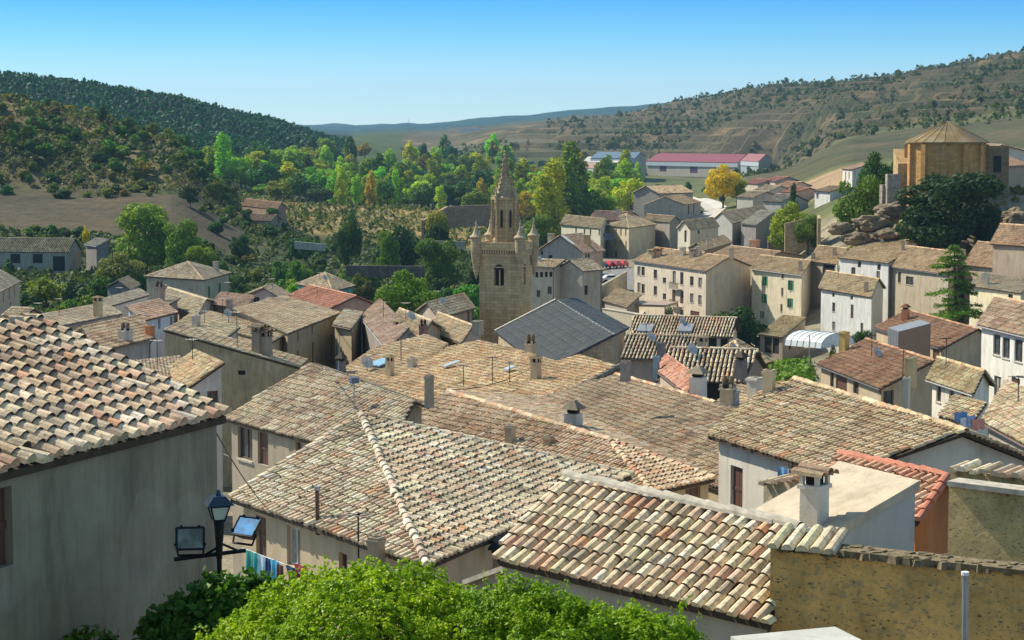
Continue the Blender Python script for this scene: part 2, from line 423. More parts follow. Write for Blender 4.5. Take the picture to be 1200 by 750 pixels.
def build_terrain():
    px = np.concatenate([np.linspace(-1500, -120, 30)[:-1], np.linspace(-120, 1320, 260), np.linspace(1320, 2700, 30)[1:]])
    D = np.concatenate([np.geomspace(6.2, 250, 50)[:-1], np.geomspace(250, 700, 90)[:-1], np.geomspace(700, 2600, 250)[:-1], np.geomspace(2600, 13800, 50)])
    PX, DD = np.meshgrid(px, D); Z = Zt(PX, DD); XX = X(PX, DD)
    amp = np.interp(DD, [0, 250, 420, 600, 1000, 1500, 3000, 6000], [0, .0, .15, .8, 1.6, 4.5, 5, 8])
    n1 = fbm(XX, DD, 130., 3); n1 += 1.2 * fbm(XX, DD, 420., 2) * np.clip((DD - 900) / 800, 0, 1)
    Z = Z + amp * n1
    # old cultivation terraces on the hillsides
    st = 3.2; q = np.round(Z / st) * st; Z6 = np.round(Z / 5.5) * 5.5; q = np.where(DD > 950, Z6, q)
    k = np.clip((265 - PX) / 60, 0, 1) * np.clip((DD - 585) / 25, 0, 1) * np.clip((800 - DD) / 60, 0, 1) * .75 + np.clip((PX - 560) / 60, 0, 1) * np.clip((DD - 1000) / 80, 0, 1) * np.clip((2200 - DD) / 150, 0, 1) * .85
    Z = Z * (1 - k) + k * (q * .8 + Z * .2)
    GRID.extend([px, D, Z])
    # land cover colour, far hills also tinted with painted haze
    C = np.zeros(PX.shape + (3,))
    n2 = fbm(XX, DD, 60., 3); n3 = fbm(XX + 900, DD - 300, 25., 2)
    def lay(mask, col, soft=0.):
        mm = np.clip(mask, 0, 1)[..., None]; C[...] = C * (1 - mm) + mm * np.array(col)
    lay(np.ones(PX.shape), (.27,.23,.17))
    band = lambda v, a, b, s: np.clip((v - a) / s, 0, 1) * np.clip((b - v) / s, 0, 1)
    lay(band(DD, 310, 640, 15) * (PX < 690), (.05,.07,.026))
    lay(band(DD, 310, 640, 15) * (PX < 690) * np.clip(n2 * 3 - .9, 0, 1), (.13,.11,.055))
    lay(band(DD + n3 * 14, 488, 560, 8) * (PX < 285), (.10,.08,.052))
    lay(band(DD, 566, 800, 10) * (PX < 315), (.19,.145,.075))
    lay(band(DD, 578, 800, 10) * (PX < 315) * np.clip(n2 * 3, 0, 1), (.085,.09,.035))
    lay(band(DD, 585, 830, 20) * (PX > 295) * (PX < 600), (.30,.215,.095))
    lay(band(DD, 585, 830, 20) * (PX > 295) * (PX < 600) * np.clip(n3 * 3 + .2, 0, 1), (.16,.155,.05))
    lay(np.clip((DD - 800) / 40, 0, 1) * (PX < 760), (.07,.095,.035))
    lay(np.clip((DD - 830) / 60, 0, 1) * (PX < 410), (.03,.052,.028))
    r = PX > 755
    lay(np.clip((DD - 420) / 40, 0, 1) * r, (.125,.135,.055))
    lay(band(DD, 560, 690, 12) * band(PX, 895, 1030, 12), (.36,.25,.15))
    lay(band(DD, 700, 1000, 20) * (PX > 872), (.085,.085,.042))
    lay(band(DD, 700, 1000, 20) * (PX > 872) * np.clip(n2 * 2.5 + .2, 0, 1), (.12,.098,.055))
    hill = np.clip((DD - 1000) / 80, 0, 1) * (PX > 840) + np.clip((DD - 1450) / 60, 0, 1) * (PX > 470) * (PX <= 840)
    lay(hill, (.115,.095,.052))
    lay(hill * np.clip(n2 * 2.2 + .1, 0, 1), (.075,.08,.035))
    lay(hill * np.clip(n3 * 2.6 - .55, 0, 1), (.22,.155,.085))
    lay(band(DD, 1600, 1900, 60) * (PX > 480) * (PX < 640), (.14,.13,.08))
    lay(np.clip((DD - 2900) / 500, 0, 1), (.025,.075,.085))  # far hills: the blue of distance haze is put into the ground colour
    lay(band(DD, 300, 352, 6) * (PX > 960), (.27,.23,.17))
    nr, nc = PX.shape
    V = np.stack([XX, DD, Z], -1).reshape(-1, 3)
    i, j = np.meshgrid(np.arange(nr - 1), np.arange(nc - 1), indexing='ij'); b = (i * nc + j).ravel()
    Q = np.stack([b, b + 1, b + nc + 1, b + nc], 1)
    m, nt, bs = newmat('terrain'); p = pos(nt)
    at = nd(nt, 'ShaderNodeAttribute'); at.attribute_name = 'cover'
    c = at.outputs['Color']
    c = mixc(nt, 1., c, ramp(nt, nz(nt, .035, 6, .65, p), [(.3, (.62,.66,.6)), (.5, (1., 1., 1.)), (.7, (1.3, 1.22, 1.1))]), 'MULTIPLY')
    c = mixc(nt, 1., c, ramp(nt, nz(nt, .3, 6, .7, p), [(.3, (.6,.65,.6)), (.55, (1., 1., 1.)), (.75, (1.3, 1.25, 1.15))]), 'MULTIPLY')
    nt.links.new(c, bs.inputs['Base Color']); bs.inputs['Roughness'].default_value = .97; bs.inputs['Specular IOR Level'].default_value = .1
    bump(nt, bs, nz(nt, .35, 6, .7, p), .7, 1.2)
    o = obj('ground', [(V, Q, 0, None)], m)
    ca = o.data.color_attributes.new('cover', 'FLOAT_COLOR', 'POINT')
    ca.data.foreach_set('color', np.concatenate([C.reshape(-1, 3), np.ones((nr * nc, 1))], 1).astype(np.float32).ravel())
    tag(o, kind='structure'); return o
build_terrain()

def drape(name, pts, width, mat, lift=.12, label=None):
    # pts: (px, D) along the centre line
    P = np.array([[X(a, d), d] for a, d in pts]); out = []
    for k in range(len(P) - 1):
        n = 8
        for s in range(n + (k == len(P) - 2)): out.append(P[k] + (P[k+1] - P[k]) * s / n)
    P = np.array(out); T = np.gradient(P, axis=0); T /= np.linalg.norm(T, axis=1)[:, None]; N = np.stack([-T[:, 1], T[:, 0]], 1)
    Vs = []
    for p, n_ in zip(P, N):
        for s in (-1, 0, 1):
            q = p + n_ * s * width / 2; Vs.append([q[0], q[1], max(ground_z(q[0], q[1]), ground_z(p[0], p[1])) + lift])
    k = len(P); Q = [[3*i + s, 3*i + s + 1, 3*i + s + 4, 3*i + s + 3] for i in range(k - 1) for s in (0, 1)]
    o = obj(name, [(np.array(Vs), np.array(Q), 0, None)], mat); tag(o, kind='structure'); return o
HAZE = 0.000075
M_CURT = glass_mat('curtained_glass', (.16,.155,.145), .2)
# ---------------------------------------------------------------- houses
WHITE=(.74,.71,.64); CREAM=(.62,.53,.37); TAN=(.50,.40,.26); BEIGE=(.52,.44,.32); GREY=(.45,.43,.39); OCHRE=(.46,.33,.17); PINKW=(.50,.38,.30)
WARM=(1,1,1); ROSY=(1.05,.82,.72); DULL=(.80,.78,.74); RED=(1.,.55,.45); BROWNR=(.78,.52,.38); SAND=(1.05,.98,.86)

def plane_of(poly):
    o, a, b, n = frame_of(poly); return o, n
def plane_z(pl, x, y):
    o, n = pl; return o[2] - (n[0] * (x - o[0]) + n[1] * (y - o[1])) / n[2]
def roof_plane(zE, tan, pix):
    """eave = first two sight lines at height zE; the others meet the plane rising from it"""
    p0, p1 = G(*pix[0], zE), G(*pix[1], zE)
    a = p1 - p0; a /= np.linalg.norm(a); h = np.array([-a[1], a[0], 0.])
    if h[1] < 0: h = -h
    if abs(h[1]) < .2 and False: pass
    b = h + np.array([0, 0, tan]); n = np.cross(a, b); n /= np.linalg.norm(n)
    if n[2] < 0: n = -n
    out = [p0, p1]
    for q in pix[2:]:
        d = ray(*q); out.append(d * ((n @ p0) / (n @ d)))
    return np.array(out)

FRAMEC = {'d': (.12,.08,.05), 'w': (.55,.52,.46), 'g': (.03,.22,.09), 'o': (.11,.05,.03), 'a': (.15,.14,.14), 'v': (.0,.0,.0), 'p': (.12,.03,.10)}

def window(parent, org, p0, ud, out, u0, u1, z0, z1, style, depth, pieces):
    """joinery set back in a real opening; pieces are linked under the house"""
    def P(u, z, d): q = p0 + ud * u - out * d; return np.array([q[0], q[1], z])
    def slabw(ua, ub, za, zb, d0, d1, m=0):
        return hexa([P(ua,za,d0), P(ub,za,d0), P(ub,za,d1), P(ua,za,d1)], [P(ua,zb,d0), P(ub,zb,d0), P(ub,zb,d1), P(ua,zb,d1)], m)
    f = .07; d0 = depth - .09; d1 = depth - .01; g = .006
    ua, ub, za, zb = u0 + g, u1 - g, z0 + g, z1 - g
    col = FRAMEC[style]
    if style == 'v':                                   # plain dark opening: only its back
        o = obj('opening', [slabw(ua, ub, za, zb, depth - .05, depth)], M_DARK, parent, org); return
    if style in ('o', 'p'):
        n = 4 if ub - ua > 1.6 else 2; ch = []
        for k in range(n):
            w_ = (ub - ua) / n; ch.append(slabw(ua + k*w_ + .012, ua + (k+1)*w_ - .012, za, zb, d0, d1))
        ch.append(slabw(ua, ub, (za+zb)/2 - .05, (za+zb)/2 + .05, d0 - .02, d0 + .01))
        obj('door', ch, M_FRAME, parent, org, col); return
    ch = [slabw(ua, ua + f, za, zb, d0, d1), slabw(ub - f, ub, za, zb, d0, d1), slabw(ua + f, ub - f, za, za + f, d0, d1), slabw(ua + f, ub - f, zb - f, zb, d0, d1),
          slabw((ua+ub)/2 - f*.5, (ua+ub)/2 + f*.5, za + f, zb - f, d0 + .005, d1)]
    w = obj('window', ch, M_FRAME, parent, org, col if style != 'g' else (.10,.08,.06))
    obj('pane', [slabw(ua + f, ub - f, za + f, zb - f, d0 + .04, d0 + .06)], M_GLASS if rng.random() < .65 else M_CURT, w, org)
    obj('sill', [slabw(u0 - .06, u1 + .06, z0 - .07, z0 - .004, -.07, .02)], M_MORTAR, w, org)
    if style == 'g':                                   # one leaf of the shutter folded open, one closed
        um = (ua + ub) / 2
        obj('shutter', [slabw(um, ub, za, zb, d0 - .05, d0 - .015)], M_FRAME, w, org, col)
        obj('shutter', [slabw(u0 - .02 - (um-ua)*.2, u0 - .005, za, zb, -.30, -.02)], M_FRAME, w, org, col)

def build_wall(ch, a, b, zb, za_t, zb_t, openings, out, depth=.2):
    """wall from a to b (xy), base zb, top sloping za_t -> zb_t; openings cut as real holes"""
    a = np.array([a[0], a[1], 0.]); b = np.array([b[0], b[1], 0.]); L = np.linalg.norm(b - a); ud = (b - a) / L
    zt = min(za_t, zb_t)
    def P(u, z, d=0.): q = a + ud * u - out * d; return [q[0], q[1], z]
    us = sorted({0., L} | {o[0] for o in openings} | {o[1] for o in openings}); zs = sorted({zb, zt} | {o[2] for o in openings} | {o[3] for o in openings})
    V, Q = [], []
    def quad(*p): k = len(V); V.extend(p); Q.append([k, k+1, k+2, k+3])
    for i in range(len(us) - 1):
        for j in range(len(zs) - 1):
            uc, zc = (us[i] + us[i+1]) / 2, (zs[j] + zs[j+1]) / 2
            if any(o[0] < uc < o[1] and o[2] < zc < o[3] for o in openings): continue
            quad(P(us[i], zs[j]), P(us[i+1], zs[j]), P(us[i+1], zs[j+1]), P(us[i], zs[j+1]))
    for u0, u1, z0, z1 in openings:
        quad(P(u0,z0), P(u1,z0), P(u1,z0,depth), P(u0,z0,depth)); quad(P(u0,z1), P(u1,z1), P(u1,z1,depth), P(u0,z1,depth))
        quad(P(u0,z0), P(u0,z1), P(u0,z1,depth), P(u0,z0,depth)); quad(P(u1,z0), P(u1,z1), P(u1,z1,depth), P(u1,z0,depth))
        quad(P(u0,z0,depth), P(u1,z0,depth), P(u1,z1,depth), P(u0,z1,depth))
    ch.append((np.array(V), np.array(Q), 0, None))
    if abs(za_t - zb_t) > .02:
        T = [P(0, zt), P(L, zt), P(0 if za_t > zb_t else L, max(za_t, zb_t))]
        ch.append((np.array(T), np.array([[0, 1, 2]]), 0, None))

HOUSES = {}
def in_poly(pt, poly):
    o, a, b, n = frame_of(poly); P = [( (q-o)@a, (q-o)@b ) for q in np.asarray(poly)]; x, y = (pt-o)@a, (pt-o)@b
    c = False
    for i in range(len(P)):
        (x1, y1), (x2, y2) = P[i], P[i-1]
        if (y1 > y) != (y2 > y) and x < (x2-x1) * (y-y1) / (y2-y1) + x1: c = not c
    return c

def hit_roof(faces, px, py):
    d = ray(px, py); best = None; fall = None
    for f in faces:
        o, n = plane_of(f); den = n @ d
        if abs(den) < 1e-6: continue
        t = (n @ o) / den
        if t <= 0: continue
        p = d * t
        if in_poly(p, f) and (best is None or t < best[1]): best = (p, t)
        if fall is None or abs(p[1] - np.mean(f, 0)[1]) < fall[1]: fall = (p, abs(p[1] - np.mean(f, 0)[1]))
    return best[0] if best else fall[0]

def chimney(roof, org, faces, px, py, h, w, style='slab', col=None, label=None):
    """stack whose foot is seen at (px, py); h, w in metres"""
    p = hit_roof(faces, px, py); yaw = -.58 + rng.normal(0, .1); ch = []
    z = p - np.array([0, 0, .35]); H = h + .35
    if style == 'dish':
        ch += tube(z, z + [0, 0, H], .03, 6, 0); q = z + [0, 0, H]; d = np.array([.55, -.7, .45]); d /= np.linalg.norm(d); e = np.cross(d, [0, 0, 1.]); e /= np.linalg.norm(e); g = np.cross(d, e); V = [q - d*.08]; n = 14
        for r_, k_ in ((.22, -.02), (.40, .07)): V += [q + d*k_ + (e*math.cos(t) + g*math.sin(t))*r_ for t in np.arange(n)*2*math.pi/n]
        i = np.arange(n); j = (i+1) % n
        ch += [(np.array(V), np.stack([i*0, 1+i, 1+j], 1), 1, None), (np.array(V), np.stack([1+i, 1+n+i, 1+n+j, 1+j], 1), 1, None)] + tube(q - d*.05, q + d*.4, .012, 4, 0)
        return tag(obj('satellite_dish', ch, [M_METAL, M_PAINT], roof, org, (.55,.54,.5)))
    if style == 'pipe':
        ch += tube(z, z + [0, 0, H], w/2, 8, 0) + tube(z + [0, 0, H], z + [0, 0, H + .1], w*.75, 8, 1)
        mats = [M_PAINT, M_METAL]
    elif style == 'antenna':
        ch += tube(z, z + [0, 0, H], .025, 5, 0)
        for k, ln in enumerate((.8, .65, .5)):
            q = z + np.array([0, 0, H - .05 - .0]); e = np.array([math.cos(yaw), math.sin(yaw), 0])
            c = q + np.array([-e[1], e[0], 0]) * (k - 1) * .22
            ch += tube(c - e * ln / 2, c + e * ln / 2, .014, 4, 0)
        ch += tube(z + np.array([0, 0, H-.05]) - np.array([-math.sin(yaw), math.cos(yaw), 0]) * .4, z + np.array([0, 0, H-.05]) + np.array([-math.sin(yaw), math.cos(yaw), 0]) * .4, .014, 4, 0)
        return tag(obj('antenna', ch, M_BLACK, roof, org))
    else:
        ch.append(box(z, w, w * 1.1, H * (1. if style == 'box' else .80), yaw, 0, .97))
        if style == 'box':
            ch.append(box(z + [0, 0, H - .16], w * 1.14, w * 1.24, .09, yaw, 0)); ch.append(box(z + [0, 0, H - .02], w * .6, w * .68, .03, yaw, 2))
        if style in ('slab', 'tile', 'pots'):
            top = z + [0, 0, H * .80]
            ch.append(box(top, w * 1.18, w * 1.28, .07, yaw, 0)); q = top + [0, 0, .07]
            ca, sa = math.cos(yaw), math.sin(yaw)
            for sx in (-1, 1):
                for sy in (-1, 1):
                    ch.append(box(q + np.array([sx*ca*w*.42 - sy*sa*w*.46, sx*sa*w*.42 + sy*ca*w*.46, 0]), w*.2, w*.2, H*.14, yaw, 0))
            ch.append(box(q, w * .62, w * .62, H*.14 - .01, yaw, 2))
            q = q + [0, 0, H * .14]
            if style == 'slab': ch.append(box(q, w * 1.3, w * 1.4, .08, yaw, 0)); ch.append(box(q + [0,0,.08], w * 1.2, w * 1.3, .10, yaw, 1, .25))
            elif style == 'tile':
                e = np.array([ca, sa, 0]) * w * .75
                for s in (-.45, 0, .45): ridge(ch, q - e + np.array([-sa, ca, 0]) * w * s * 1.3, q + e + np.array([-sa, ca, 0]) * w * s * 1.3, w * .32, .5, 5, 1, .0 if s else w * .12)
            else:
                for s in (-.3, .3): ch.append(lathe(q + np.array([ca, sa, 0]) * w * s, [(.02, 0), (w*.2, 0), (w*.25, .25), (w*.16, .4), (.02, .4)], 8, 1))
        elif style == 'hat':
            top = z + [0, 0, H * .82]; ch.append(box(top, w*.7, w*.7, .16, yaw, 2)); ch.append(box(top + [0, 0, .16], w*1.45, w*1.5, .34, yaw, 1, .2))
        mats = [M_PLAS, M_TILE, M_DARK]
    o = obj('chimney', ch, mats, roof, org, col or (.5,.43,.32))
    if label: o['label'] = label
    return o

def Hgen(label, faces, foot, wallcol, roofcol=WARM, wins=(), chim=(), name='house', cat='house', group=None, wallmat=None, zbase=None,
         ridges=(), tw=None, tl=None, tM=None, tilemat=None, plainroof=None, wdepth=.2, inset=.3, th=.1, ridge_r=.14, jit=1.0, rf=None, panmat=None, gutter=False):
    faces = [np.asarray(f, float) for f in faces]
    fo = np.array([[p[0], p[1]] for p in foot], float); cen = fo.mean(0)
    cen3 = np.array([cen[0], cen[1], 0.]); D = cen[1]
    fi = []
    for p in fo:
        v = p - cen; r = np.linalg.norm(v); fi.append(cen + v * max(.5, 1 - inset * 1.3 / r))
    fi = np.array(fi)
    gz = [ground_z(*p) for p in fi]
    zb = (min(gz) - .6) if zbase is None else zbase
    org = np.array([cen[0], cen[1], max(zb, min(gz))])
    root = tag(empty(name, org), label, cat, group)
    pls = [plane_of(f) for f in faces]
    tops = [min(plane_z(pl, *p) for pl in pls) - th - .02 for p in fi]
    area = sum(fi[i][0]*fi[(i+1) % len(fi)][1] - fi[(i+1) % len(fi)][0]*fi[i][1] for i in range(len(fi)))
    n = len(fi); segs = []
    for i in range(n):
        a, b = fi[i], fi[(i+1) % n]; d = b - a; o2 = np.array([d[1], -d[0]]); o2 /= np.linalg.norm(o2)
        if area < 0: o2 = -o2
        segs.append([a, b, tops[i], tops[(i+1) % n], np.array([o2[0], o2[1], 0.]), []])
    for (px, py, w, h, st) in wins:
        d = ray(px, py); best = None
        for k, (a, b, ta, tb, out, ops) in enumerate(segs):
            den = d @ out
            if den > -1e-4: continue
            t = (np.array([a[0], a[1], 0]) @ out) / den
            if t <= 0: continue
            p = d * t; L = np.linalg.norm(b - a); u = (p[:2] - a) @ (b - a) / L
            if -.6 < u < L + .6 and (best is None or t < best[0]): best = (t, k, u, p[2], L)
        if best is None: print('WIN MISS', label[:40], px, py); continue
        t, k, u, z, L = best; top = min(segs[k][2], segs[k][3]) - .12
        w = min(w, L - .5); u = min(max(u, w/2 + .2), L - w/2 - .2); z1 = min(z + h/2, top); z0 = z1 - h
        if any(not (u + w/2 < o[0] - .05 or u - w/2 > o[1] + .05 or z1 < o[2] - .05 or z0 > o[3] + .05) for o in segs[k][5]):
            print('WIN CLASH', label[:40], px, py); continue
        segs[k][5].append((u - w/2, u + w/2, z0, z1, st))
    ch = []
    for a, b, ta, tb, out, ops in segs:
        build_wall(ch, a, b, zb, ta, tb, [o[:4] for o in ops], out, wdepth)
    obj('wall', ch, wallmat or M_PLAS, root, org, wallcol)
    for a, b, ta, tb, out, ops in segs:
        ud = (b - a) / np.linalg.norm(b - a)
        for u0, u1, z0, z1, st in ops:
            window(root, org, np.array([a[0], a[1], 0.]), np.array([ud[0], ud[1], 0.]), out, u0, u1, z0, z1, st, wdepth, None)
    rc = []
    if True:
        d_ = (.25, .32, 6) if D < 75 else (.26, .36, 4) if D < 140 else (.28, .45, 3) if D < 380 else (.4, .8, 2)
        tw, tl, tM = tw or d_[0], tl or d_[1], tM or d_[2]
    if plainroof is not None:
        for f in faces: rc += slab(f, th, 0)
        rmats = [plainroof]
    else:
        for f in faces:
            rc += slab(f, th, 1)
            if D < 900: tiles(rc, f, tw, tl, tM, 0, jit, rf)
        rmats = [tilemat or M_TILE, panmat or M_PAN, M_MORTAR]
    for p, q in ridges: ridge(rc, p, q, ridge_r, max(.38, tl or .4), 6 if D < 140 else 4, 0)
    roof = obj('roof', rc, rmats, root, org, roofcol)
    for c in chim: chimney(roof, org, faces, *c)
    if gutter:
        f = faces[0]; o_, a_, b_, n_ = frame_of(f); p, q = f[0], f[1]; e = (q - p) / np.linalg.norm(q - p); h = np.array([-b_[0], -b_[1], 0]); h /= np.linalg.norm(h)
        p, q = p + h*.07 - [0,0,.07], q + h*.07 - [0,0,.07]; r_ = .055 if D < 200 else .07
        g_ = tube(p, q, r_, 6)
        k = q - e * .45; wl = k - h * (inset + .02); zl = ground_z(k[0], k[1]) if zbase is None else zb
        g_ += tube(k, wl - [0, 0, .35], r_*.8, 6) + tube(wl - [0, 0, .33], np.array([wl[0], wl[1], zl]), r_*.8, 6)
        obj('gutter', [(v, f_, 0, None) for v, f_, _, _ in g_], M_PAINT, root, org, [(.16,.10,.06), (.35,.34,.32), (.10,.09,.085)][int(rng.integers(0, 3))])
    HOUSES[label] = (root, roof, org, faces)
    return root

def H(label, z, A, B, C, typ, rise, wallcol, roofcol=WARM, **kw):
    A, B, C = G(*A, z), G(*B, z), G(*C, z); Dd = A + C - B; up = np.array([0, 0, rise]); rid = []
    if 'depth' in kw:                       # depth of the house behind its front, in metres
        dv = kw.pop('depth'); e = B - A; nrm = np.array([-e[1], e[0], 0.]); nrm /= np.linalg.norm(nrm); nrm *= 1 if nrm[1] > 0 else -1
        C = B + nrm * dv; Dd = A + nrm * dv
    L1, L2 = np.linalg.norm(B - A), np.linalg.norm(C - B)
    if typ == 'gAB':
        R0, R1 = (A + Dd)/2 + up, (B + C)/2 + up; fs = [[A, B, R1, R0], [C, Dd, R0, R1]]; foot = [A, B, R1, C, Dd, R0]; rid = [(R0, R1)]
    elif typ == 'gBC':
        R0, R1 = (A + B)/2 + up, (Dd + C)/2 + up; fs = [[B, C, R1, R0], [Dd, A, R0, R1]]; foot = [A, R0, B, C, R1, Dd]; rid = [(R0, R1)]
    elif typ == 'pyr':
        R = (A + C)/2 + up; fs = [[A, B, R], [B, C, R], [C, Dd, R], [Dd, A, R]]; foot = [A, B, C, Dd]; rid = [(A, R), (B, R), (C, R), (Dd, R)]
    elif typ == 'hip':
        if L1 >= L2:
            k = min(.45, .5 * L2 / L1); e = B - A; R0, R1 = (A + Dd)/2 + e*k + up, (B + C)/2 - e*k + up
            fs = [[A, B, R1, R0], [B, C, R1], [C, Dd, R0, R1], [Dd, A, R0]]; rid = [(A, R0), (B, R1), (C, R1), (Dd, R0), (R0, R1)]
        else:
            k = min(.45, .5 * L1 / L2); e = C - B; R0, R1 = (A + B)/2 + e*k + up, (Dd + C)/2 - e*k + up
            fs = [[A, B, R0], [B, C, R1, R0], [C, Dd, R1], [Dd, A, R0, R1]]; rid = [(A, R0), (B, R0), (C, R1), (Dd, R1), (R0, R1)]
        foot = [A, B, C, Dd]
    elif typ == 'sAB': fs = [[A, B, C + up, Dd + up]]; foot = [A, B, C, Dd]
    elif typ == 'sBC': fs = [[B, C, Dd + up, A + up]]; foot = [A, B, C, Dd]
    elif typ == 'sCD': fs = [[C, Dd, A + up, B + up]]; foot = [A, B, C, Dd]
    D_ = B[1]
    if D_ < 480 and typ[0] in 'gps' and rng.random() < .62: kw.setdefault('gutter', True)
    if D_ < 520 and 'sCD' != typ and rng.random() < .7:
        f0 = np.asarray(fs[0]); m_ = f0.mean(0); m_ = m_ + (f0[-1] - m_) * rng.uniform(.1, .6); v_ = m_ / m_[1]
        px_ = 600 + v_[0] * 0 + 0; u_ = m_[0] / (m_[1]*CP - m_[2]*SP) * F + 600; w_ = 375 - F * (m_[1]*SP + m_[2]*CP) / (m_[1]*CP - m_[2]*SP)
        kw['chim'] = list(kw.get('chim', ())) + [(u_, w_, rng.uniform(1.1, 1.9), .1, 'antenna')] + ([(u_ + 6, w_ + 1, .5, .1, 'dish')] if D_ < 330 and rng.random() < .4 else [])
    gz = ground_z(*((A + C)/2)[:2])
    if z - gz < 1.8 or L1 < 2 or L2 < 2 or L1 > 40 or L2 > 40: print('CHK %-60s L1 %.1f L2 %.1f eave above ground %.1f D %.0f' % (label[:60], L1, L2, z - gz, B[1]))
    return Hgen(label, fs, foot, wallcol, roofcol, ridges=rid, **kw)

# ======================================================= the nearest roofs
zE = -4.22
E0, E1 = G(-260, 620.8, zE), G(265, 488, zE)
f = roof_plane(zE, .385, [(-260, 620.8), (265, 488), (45, 378), (-330, 372)])
up = f[2] - f[1]; f[3] = f[0] + up
bk = np.array([f[3] + (up * [1, 1, -1])*.9, f[2] + (up * [1, 1, -1])*.9]); bk[:, 2] = zE
Hgen('house with a weathered pink and cream tile roof over a tall blank grey-green wall', [f, [bk[1], bk[0], f[3], f[2]]], [f[0], f[1], f[2], bk[1], bk[0], f[3]],
     (.33,.29,.205), (1.2,1.10,1.0), wins=[(-9, 598, .8, 1.0, 'o')], wallmat=M_ROUGH, tw=.30, tl=.265, tM=6, rf=.395, ridges=[(f[3], f[2])], inset=.12, jit=.8, zbase=-16)

zE = -7.6
f = roof_plane(zE, .66, [(578, 655), (903, 732), (936, 622), (664, 562)])
b0, b1 = f[3] + np.array([1.6, 1.45, -1.1]), f[2] + np.array([1.6, 1.45, -1.1])
Hgen('long low house with a thick-ridged barrel tile roof behind the bright green shrubs', [f, [b1, b0, f[3], f[2]]], [f[0], f[1], f[2], b1, b0, f[3]], (.52,.46,.35), (1.16,1.10,1.),
     tw=.255, tl=.29, tM=6, rf=.385, ridges=[], inset=.16, zbase=-15, jit=.75)
r_ = HOUSES['long low house with a thick-ridged barrel tile roof behind the bright green shrubs']
ch = []; ridge(ch, f[3] + [0,0,.03], f[2] + [0,0,.03], .13, .5, 6, 0); o = obj('ridge_mortar', ch, [M_MORTAR], r_[1], r_[2])

zE = -10.9
A, B, C = G(270, 585, zE), G(500, 665, zE), G(740, 558, zE); P = AT(424, 488, 63.); E = A + (C - B) * .75 + (P - B) * .35; E[2] = zE
Hgen('broad hipped house with washing under its eaves, behind the street lamp', [[A, B, P], [B, C, P], [C, E, P], [E, A, P]], [A, B, C, E], (.50,.39,.25), (1.15,1.1,1.0),
     wins=[(344, 641, .85, 1.15, 'w'), (306, 629, .7, 1.2, 'o'), (278, 645, .8, 1.4, 'o'), (590, 643, 1.5, 1.5, 'o'), (402, 659, .5, .5, 'd')],
     chim=[(441, 657, .62, .32, 'box', (.36,.29,.2)), (372, 612, .9, .12, 'pipe', (.10,.05,.035)), (420, 640, .9, .1, 'antenna')], tw=.255, tl=.30, tM=6, ridges=[(A, P), (C, P)], zbase=-20, jit=1.2)
HC = HOUSES['broad hipped house with washing under its eaves, behind the street lamp']
ch = []; ridge(ch, B, P, .125, .40, 6, 0, .05); obj('hip_ridge', ch, [M_TILE], HC[1], HC[2], (1, 1, 1))
CHOUSE = (A, B, C)

zE = -12.34
B = G(765, 578, zE); C = G(838, 562, zE); P = AT(715, 517, 75.2); Q = AT(525, 460, 89.); A = Q + 3.4 * np.array([-.907, -.42, 0]); A[2] = plane_z(plane_of([P, Q, B]), A[0], A[1])
E = Q + np.array([4.2, 4., 0]); E[2] = zE; C2 = C + np.array([.5, 8, 0.])
Hgen('long hipped roof house right behind the broad hipped one, with a square white chimney', [[A, B, P, Q], [B, C, P], [C, E, Q, P]], [A, B, C, E, Q], (.44,.35,.22), (.98,.84,.72),
     wins=[(812, 585, .9, 1.5, 'o')], chim=[(672, 501, .82, .55, 'hat', (.62,.58,.5)), (643, 524, .45, .3, 'box', (.42,.34,.24)), (598, 522, .8, .3, 'box', (.5,.42,.3))], tw=.27, tl=.33, tM=6, ridges=[(Q, P), (B, P), (C, P)], zbase=-21)

zE = -11.8
f = roof_plane(zE, .45, [(262, 491), (448, 540), (487, 471), (365, 427)])
b0, b1 = f[3] + np.array([.5, .4, -.25]), f[2] + np.array([.5, .4, -.25])
Hgen('long-eaved house with a mossy striped roof beside the tall olive wall', [f, [b1, b0, f[3], f[2]]], [f[0], f[1], f[2], b1, b0, f[3]], (.40,.33,.24), (1.02,.95,.84),
     wins=[(287, 512, 1.3, 1.3, 'd'), (308, 518, .9, 1.3, 'o'), (350, 524, .5, .6, 'd'), (300, 560, .9, 1.2, 'd')], chim=[(503, 467, .9, .25, 'box', (.4,.34,.26))],
     tw=.26, tl=.34, tM=5, zbase=-21)

f = roof_plane(-14., .25, [(585, 481), (868, 582), (893, 490), (838, 473), (722, 440)])
b0, b1 = f[4] + np.array([4, 2., -1.6]), f[3] + np.array([4, 2., -1.6])
Hgen('big ridged house with a wide brown striped roof in the middle of the town', [f, [b1, b0, f[4], f[3]]], [f[0], f[1], f[2], f[3], b1, b0, f[4]], (.48,.38,.25), (.86,.74,.62),
     chim=[(818, 463, 1.15, .62, 'hat', (.70,.66,.58)), (733, 438, .6, .34, 'box', (.26,.22,.2))], tw=.27, tl=.36, tM=5, ridges=[(f[4], f[3])], zbase=-23)

